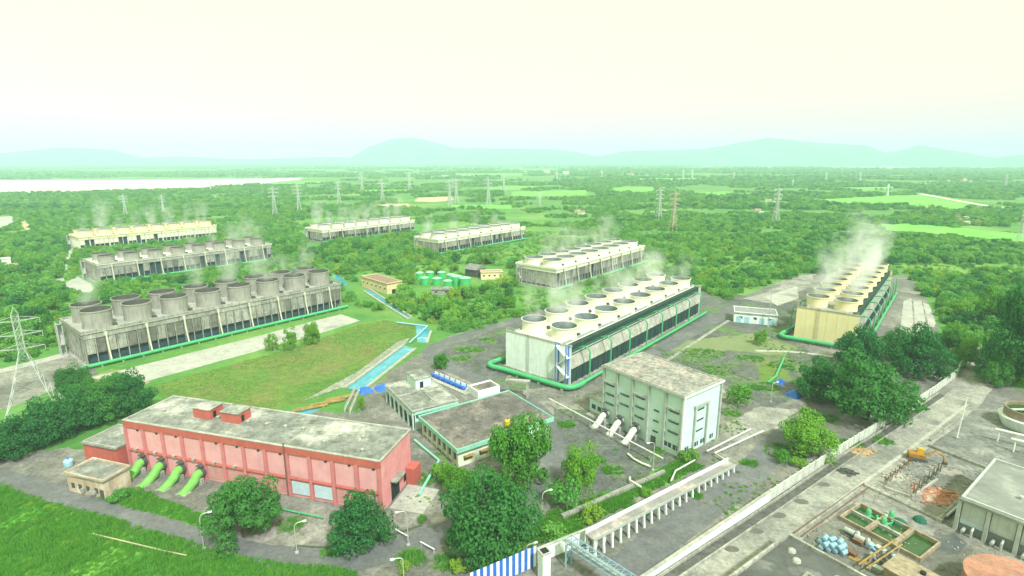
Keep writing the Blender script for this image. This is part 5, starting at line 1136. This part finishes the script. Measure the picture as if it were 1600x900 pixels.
for (y0, y1, sp, s0, s1, thr) in ((190, 420, 4.6, .2, .7, .36), (420, 900, 5.8, .25, .85, .37), (900, 2000, 9.5, .4, 1.2, .4), (2000, 4000, 19, .7, 1.8, .42), (4000, 8300, 42, 1.2, 2.8, .43)):
    x, y, g = bands(y0, y1, sp, int(y0)); sc = y0 * .09 + 25
    nz = .5 * lattice_noise(x * .45, y, sc * 2.0, 1) + .5 * lattice_noise(x, y, sc * .6, 2)
    px_, py_ = px_of(x, y); left = np.clip((720 - px_) / 300, 0, 1) * (py_ > 296); right = np.clip((px_ - 850) / 300, 0, 1); ok = free(x, y) & (nz + .2 * left - .05 * right > thr); ok &= ~((px_ < 0) & (py_ > 560)) & (py_ < 600)
    x, y, nz = x[ok], y[ok], nz[ok]; FX.append(x); FY.append(y); FS.append(g.uniform(s0, s1, len(x)) * (.6 + .9 * nz)); FI.append(np.where(nz > .62, g.choice([0, 2, 4], len(x)), g.choice([0, 1, 2, 3, 0], len(x))))
FX, FY, FS, FI = map(np.concatenate, (FX, FY, FS, FI)); PI2 = np.random.RandomState(5).uniform(0, 6.28, len(FX))
# trees stand low in the scrub: crowns start at the ground
scatter('woodland', np.stack([FX, FY, -1.6 * FS], 1), PI2, np.stack([FS, FS, FS * .8], 1), FI, TREE_P, 'green scrub woodland spreading over the plain to the hills', 'woodland')
# ground-hugging scrub between the trees
x, y, g = bands(180, 620, 4.6, 77); ok = free(x, y); px_, py_ = px_of(x, y); ok &= (py_ < 600) & (lattice_noise(x, y, 30, 8) > .3); x, y = x[ok], y[ok]; s_ = g.uniform(.25, .8, len(x))
scatter('undergrowth', np.stack([x, y, 0*x], 1), g.uniform(0, 6.28, len(x)), np.stack([s_, s_, s_ * .7], 1), g.choice([0, 1, 2, 1], len(x)), BUSH_P, 'low green undergrowth filling gaps between the trees', 'undergrowth')
# grass tufts
def tuft(seed, m_, n=26, h=.7, sp=.6):
    g = np.random.RandomState(seed); V = []
    for _ in range(n):
        a = g.uniform(0, 6.28); p = np.array([*g.uniform(-sp, sp, 2), 0]); d = np.array([math.cos(a), math.sin(a), 0]); hh = h * g.uniform(.5, 1.2); w = .07
        s_ = np.array([-d[1], d[0], 0]) * w; V += [p - s_, p + s_, p + d * hh * .5 + (0, 0, hh)]
    return np_mesh('tuft', np.array(V), n, m_, 3)
TUFT_P = [proto(tuft(i, GRASSM)) for i in range(3)]
def fill(poly, n, seed):
    w = np.array(WP(poly))[:, :2]; g = np.random.RandomState(seed); x = g.uniform(w[:, 0].min(), w[:, 0].max(), n * 4); y = g.uniform(max(60, w[:, 1].min()), w[:, 1].max(), n * 4); ok = in_poly(x, y, w); return x[ok][:n], y[ok][:n], g
parts_ = [fill(FGRASS, 15000, 1), fill([(140, 770), (215, 766), (320, 806), (330, 826), (250, 806), (165, 782)], 900, 2), fill([(860, 800), (900, 790), (1000, 752), (1055, 720), (1100, 728), (1000, 775), (905, 830), (870, 838), (845, 850), (800, 858), (838, 820)], 2600, 3)]
gc = np.random.RandomState(3)
for p, r_ in CREPT_W:
    n_ = int(14 * r_); a_ = gc.uniform(0, 6.28, n_); d_ = r_ * np.sqrt(gc.uniform(0, 1, n_)); parts_.append((p[0] + d_ * np.cos(a_), p[1] + d_ * np.sin(a_) * .7, gc))
x = np.concatenate([p[0] for p in parts_]); y = np.concatenate([p[1] for p in parts_]); g = parts_[0][2]; nz = lattice_noise(x, y, 6, 4)
s_ = g.uniform(.5, 1.1, len(x)) * (.5 + nz * 1.1)
scatter('grass', np.stack([x, y, 0*x + .02], 1), g.uniform(0, 6.28, len(x)), np.stack([s_, s_, s_], 1), g.choice([0, 1, 2], len(x)), TUFT_P, 'lush green grass along the bottom left and the duct', 'grass')
x, y, g = fill(LAWN, 9000, 9); nz = lattice_noise(x, y, 14, 14); ok = nz > .45; x, y = x[ok], y[ok]; s_ = g.uniform(.12, .3, len(x))
scatter('lawn_grass', np.stack([x, y, 0*x + .02], 1), g.uniform(0, 6.28, len(x)), np.stack([s_ * 1.5, s_ * 1.5, s_], 1), g.choice([0, 1, 2], len(x)), TUFT_P, 'sparse dry lawn grass before the grey tower', 'grass')
x, y, g = fill(FGRASS, 700, 21); nz = lattice_noise(x, y, 9, 24); ok = nz > .5; x, y = x[ok], y[ok]; s_ = g.uniform(.12, .42, len(x))
scatter('weeds', np.stack([x, y, 0*x], 1), g.uniform(0, 6.28, len(x)), np.stack([s_, s_, s_ * .8], 1), g.choice([0, 1, 0], len(x)), BUSH_P, 'leafy weeds among the bottom left grass', 'weeds')

x, y, g = fill([(640, 760), (700, 740), (860, 690), (900, 610), (1000, 540), (1130, 490), (1240, 500), (1330, 580), (1300, 690), (1210, 760), (1000, 890), (700, 900), (560, 850)], 6000, 31); nz = .5 * lattice_noise(x, y, 5, 34) + .5 * lattice_noise(x, y, 17, 35); ok = nz > .6; x, y = x[ok], y[ok]; s_ = g.uniform(.05, .24, len(x))
scatter('yard_weeds', np.stack([x, y, 0*x], 1), g.uniform(0, 6.28, len(x)), np.stack([s_, s_, s_ * .6], 1), g.choice([0, 1, 2], len(x)), BUSH_P, 'small weeds sprouting through the yard paving', 'weeds')
st = MB().box(-.5, .5, -.35, .4, 0, .6).mesh('stone', mat('loose stone', (.36, .34, .3), (.22, .21, .19), .7)); st2 = MB()._add([(-.6, -.3, 0), (.5, -.4, 0), (.6, .3, 0), (-.4, .45, 0), (-.2, -.1, .5), (.3, .1, .55)], [(0, 1, 5, 4), (1, 2, 5), (2, 3, 4, 5), (3, 0, 4), (3, 2, 1, 0)]).mesh('stone', mat('dark loose stone', (.16, .15, .13), (.1, .1, .09), .7))
x, y, g = fill([(1230, 845), (1345, 765), (1440, 690), (1560, 745), (1480, 830), (1560, 880), (1500, 940), (1250, 900)], 1500, 41); nz = lattice_noise(x, y, 6, 44); ok = nz > .45; x, y = x[ok], y[ok]; s_ = g.uniform(.12, .55, len(x)) ** 1.3
scatter('gravel', np.stack([x, y, 0*x + .02], 1), g.uniform(0, 6.28, len(x)), np.stack([s_, s_, s_], 1), g.choice([0, 1], len(x)), [proto(st), proto(st2)], 'loose stones and debris strewn over the works yard', 'debris')
x, y, g = fill([(690, 760), (860, 640), (1060, 720), (1200, 650), (1300, 640), (1400, 560), (1130, 500), (1000, 470), (700, 540)], 1200, 51); nz = lattice_noise(x, y, 12, 54); ok = nz > .5; x, y = x[ok], y[ok]; s_ = g.uniform(.1, .45, len(x)) ** 1.3
scatter('gravel', np.stack([x, y, 0*x + .02], 1), g.uniform(0, 6.28, len(x)), np.stack([s_, s_, s_], 1), g.choice([0, 1], len(x)), [proto(st), proto(st2)], 'loose stones scattered over the asphalt courts', 'debris')
# village houses on the plain
hs = random.Random(4); HW = [mat('white village wall', (.75, .75, .7), (.66, .66, .6), .3), mat('pale village wall', (.62, .55, .45), (.55, .48, .4), .3)]; HR = [mat('pale village roof', (.6, .6, .56), (.5, .5, .47), .3), mat('tiled village roof', (.4, .22, .16), (.33, .18, .13), .3)]
spots = [(1508, 349), (1516, 352), (1523, 347), (1530, 351), (1512, 344), (1540, 346), (1500, 342), (1205, 315), (1213, 318), (1220, 314), (1335, 320), (902, 333), (914, 335), (1022, 336), (1034, 333), (1180, 332), (1190, 336), (1268, 276), (1376, 288), (1484, 285), (1520, 287), (1505, 284), (823, 270), (835, 268), (848, 269), (860, 270), (880, 272), (990, 276), (1045, 277), (808, 267), (660, 275), (690, 277), (18, 412), (8, 425)]
for i, (u, v) in enumerate(spots):
    p = P(u, v); k = mpp(p); w_ = max(9, k * hs.uniform(6, 10)); h_ = max(4, k * hs.uniform(2.5, 4))
    t = thing('house', 'pale village house among the far trees' if v < 300 else ('pale village house in the cluster beyond the right-hand field' if u > 1490 else 'small pale house in the scrub of the plain' if u > 100 else 'low pale house at the left edge of the thicket'), 'house', p, hs.uniform(0, 3), 'village houses')
    MB().box(0, w_, 0, w_ * .6, 0, h_).build('wall', HW[i % 2], t)
    if i % 3 == 0: MB().xprism([(-.5, h_), (w_ * .6 + .5, h_), (w_ * .3, h_ * 1.45)], -.5, w_ + .5).build('roof', HR[1], t)
    else: MB().box(-.3, w_ + .3, -.3, w_ * .6 + .3, h_, h_ * 1.1).build('roof', HR[0], t)
    for q in range(3): MB().box(w_ * (.2 + q * .28), w_ * (.3 + q * .28), -.08, .02, h_ * .4, h_ * .75).build('window', GLASS, t)

# ================================================================ STEAM
def steam_mat(d0):
    m = bpy.data.materials.new('steam'); m.use_nodes = True; nt = m.node_tree; nt.nodes.clear(); out = nt.nodes.new('ShaderNodeOutputMaterial'); pv = nt.nodes.new('ShaderNodeVolumeScatter')
    pv.inputs['Color'].default_value = (.97, 1, .98, 1); tc = nt.nodes.new('ShaderNodeTexCoord'); sp = nt.nodes.new('ShaderNodeSeparateXYZ'); nt.links.new(tc.outputs['Object'], sp.inputs[0])
    def mth(op, a, b=None):
        n = nt.nodes.new('ShaderNodeMath'); n.operation = op
        for k, v in enumerate((a, b)):
            if v is None: continue
            if isinstance(v, (int, float)): n.inputs[k].default_value = v
            else: nt.links.new(v, n.inputs[k])
        return n.outputs[0]
    r2 = mth('ADD', mth('MULTIPLY', sp.outputs[0], sp.outputs[0]), mth('MULTIPLY', sp.outputs[1], sp.outputs[1])); Rz = mth('ADD', mth('MULTIPLY', sp.outputs[2], .5), .5)
    fall = mth('MAXIMUM', mth('SUBTRACT', 1, mth('DIVIDE', r2, mth('MULTIPLY', Rz, Rz))), 0); up = mth('MAXIMUM', mth('SUBTRACT', 1, sp.outputs[2]), 0); up = mth('MULTIPLY', up, mth('MINIMUM', mth('MULTIPLY', sp.outputs[2], 8), 1))
    geo = nt.nodes.new('ShaderNodeNewGeometry'); no = nt.nodes.new('ShaderNodeTexNoise'); no.inputs['Scale'].default_value = .16; no.inputs['Detail'].default_value = 4; no.inputs['Distortion'].default_value = .6; nt.links.new(geo.outputs['Position'], no.inputs['Vector'])
    mr = nt.nodes.new('ShaderNodeMapRange'); mr.inputs[1].default_value = .36; mr.inputs[2].default_value = .78; nt.links.new(no.outputs[0], mr.inputs[0])
    oi = nt.nodes.new('ShaderNodeObjectInfo'); dens = mth('MULTIPLY', mth('MULTIPLY', mth('MULTIPLY', fall, up), mr.outputs[0]), mth('ADD', mth('MULTIPLY', oi.outputs['Random'], d0 * 1.2), d0))
    nt.links.new(dens, pv.inputs['Density']); nt.links.new(pv.outputs[0], out.inputs['Volume']); return m
PB = {k: MB().lathe([(.5, 0), (.75, .5), (.95, .9), (.8, 1.0), (0, 1.02)], 14).mesh('steam_plume', steam_mat(d0)) for k, d0 in (('thin', .12), ('thick', .17))}
def plumes(k, cells, h, r, label):
    pb = PB['thick' if k in 'GH' else 'thin']; a, L, w, H = TOWERS[k]; sh = {'A': 7.2, 'B': 4.6, 'C': 5.2}.get(k, 4.4); ux, uy = math.cos(RZ), math.sin(RZ); rr = random.Random(ord(k))
    for (i, side) in cells:
        x, y = L / 8 * (i + .5), w * (.27 if side == 0 else .73); s_ = rr.uniform(.75, 1.25)
        o = ob('steam_plume', pb, None, (a[0] + ux*x - uy*y, a[1] + uy*x + ux*y, H + sh - 1.2)); o.rotation_euler = (R(rr.uniform(-14, 6)), R(rr.uniform(-4, 16)), 0); o.scale = (r * s_, r * s_, h * s_ * rr.uniform(.8, 1.3))
        tag(o, label, 'steam', None, 'stuff')
allc = [(i, s_) for i in range(8) for s_ in (0, 1)]
plumes('G', [(i, 1) for i in range(8)] + [(5, 0), (6, 0), (7, 0), (7, 1), (3, 0), (0, 0)], 17, 7.0, 'thin white steam rising from the big white tower fans')
plumes('H', allc, 23, 6.8, 'white steam rising from the yellow tower fans')
plumes('A', [(0, 1), (3, 1), (4, 1), (5, 0), (5, 1), (6, 0), (6, 1), (7, 1)], 15, 7, 'thin steam over the tall grey fan cylinders')
plumes('B', [(4, 1), (5, 1), (6, 0), (6, 1), (7, 0), (7, 1)], 15, 8, 'thin steam over the short grey fan cylinders')
plumes('C', [(i, 1) for i in range(8)], 20, 9, 'thin steam over the far left cream tower')
plumes('D', [(i, 1) for i in range(0, 8)], 20, 9, 'thin steam over the farthest middle tower')
plumes('E', [(i, 1) for i in range(0, 8, 2)], 15, 8, 'thin steam over the tower behind the huts')
plumes('F', [(i, 1) for i in range(1, 8)], 16, 8, 'thin steam over the tower behind the big white one')

# ================================================================ HAZE
hz = MB().box(-17300, 17300, -600, 17300, -3, 480).mesh('haze', None)
hm = bpy.data.materials.new('haze'); hm.use_nodes = True; nt = hm.node_tree; nt.nodes.clear(); out = nt.nodes.new('ShaderNodeOutputMaterial'); pv = nt.nodes.new('ShaderNodeVolumePrincipled')
pv.inputs['Density'].default_value = 1.55e-4; pv.inputs['Color'].default_value = (.64, .92, 1.0, 1); pv.inputs['Anisotropy'].default_value = -.2
nt.links.new(pv.outputs[0], out.inputs['Volume']); hz.materials.append(hm)
o = ob('haze', hz); tag(o, 'pale blue-green haze over the whole plain', 'haze', None, 'stuff')
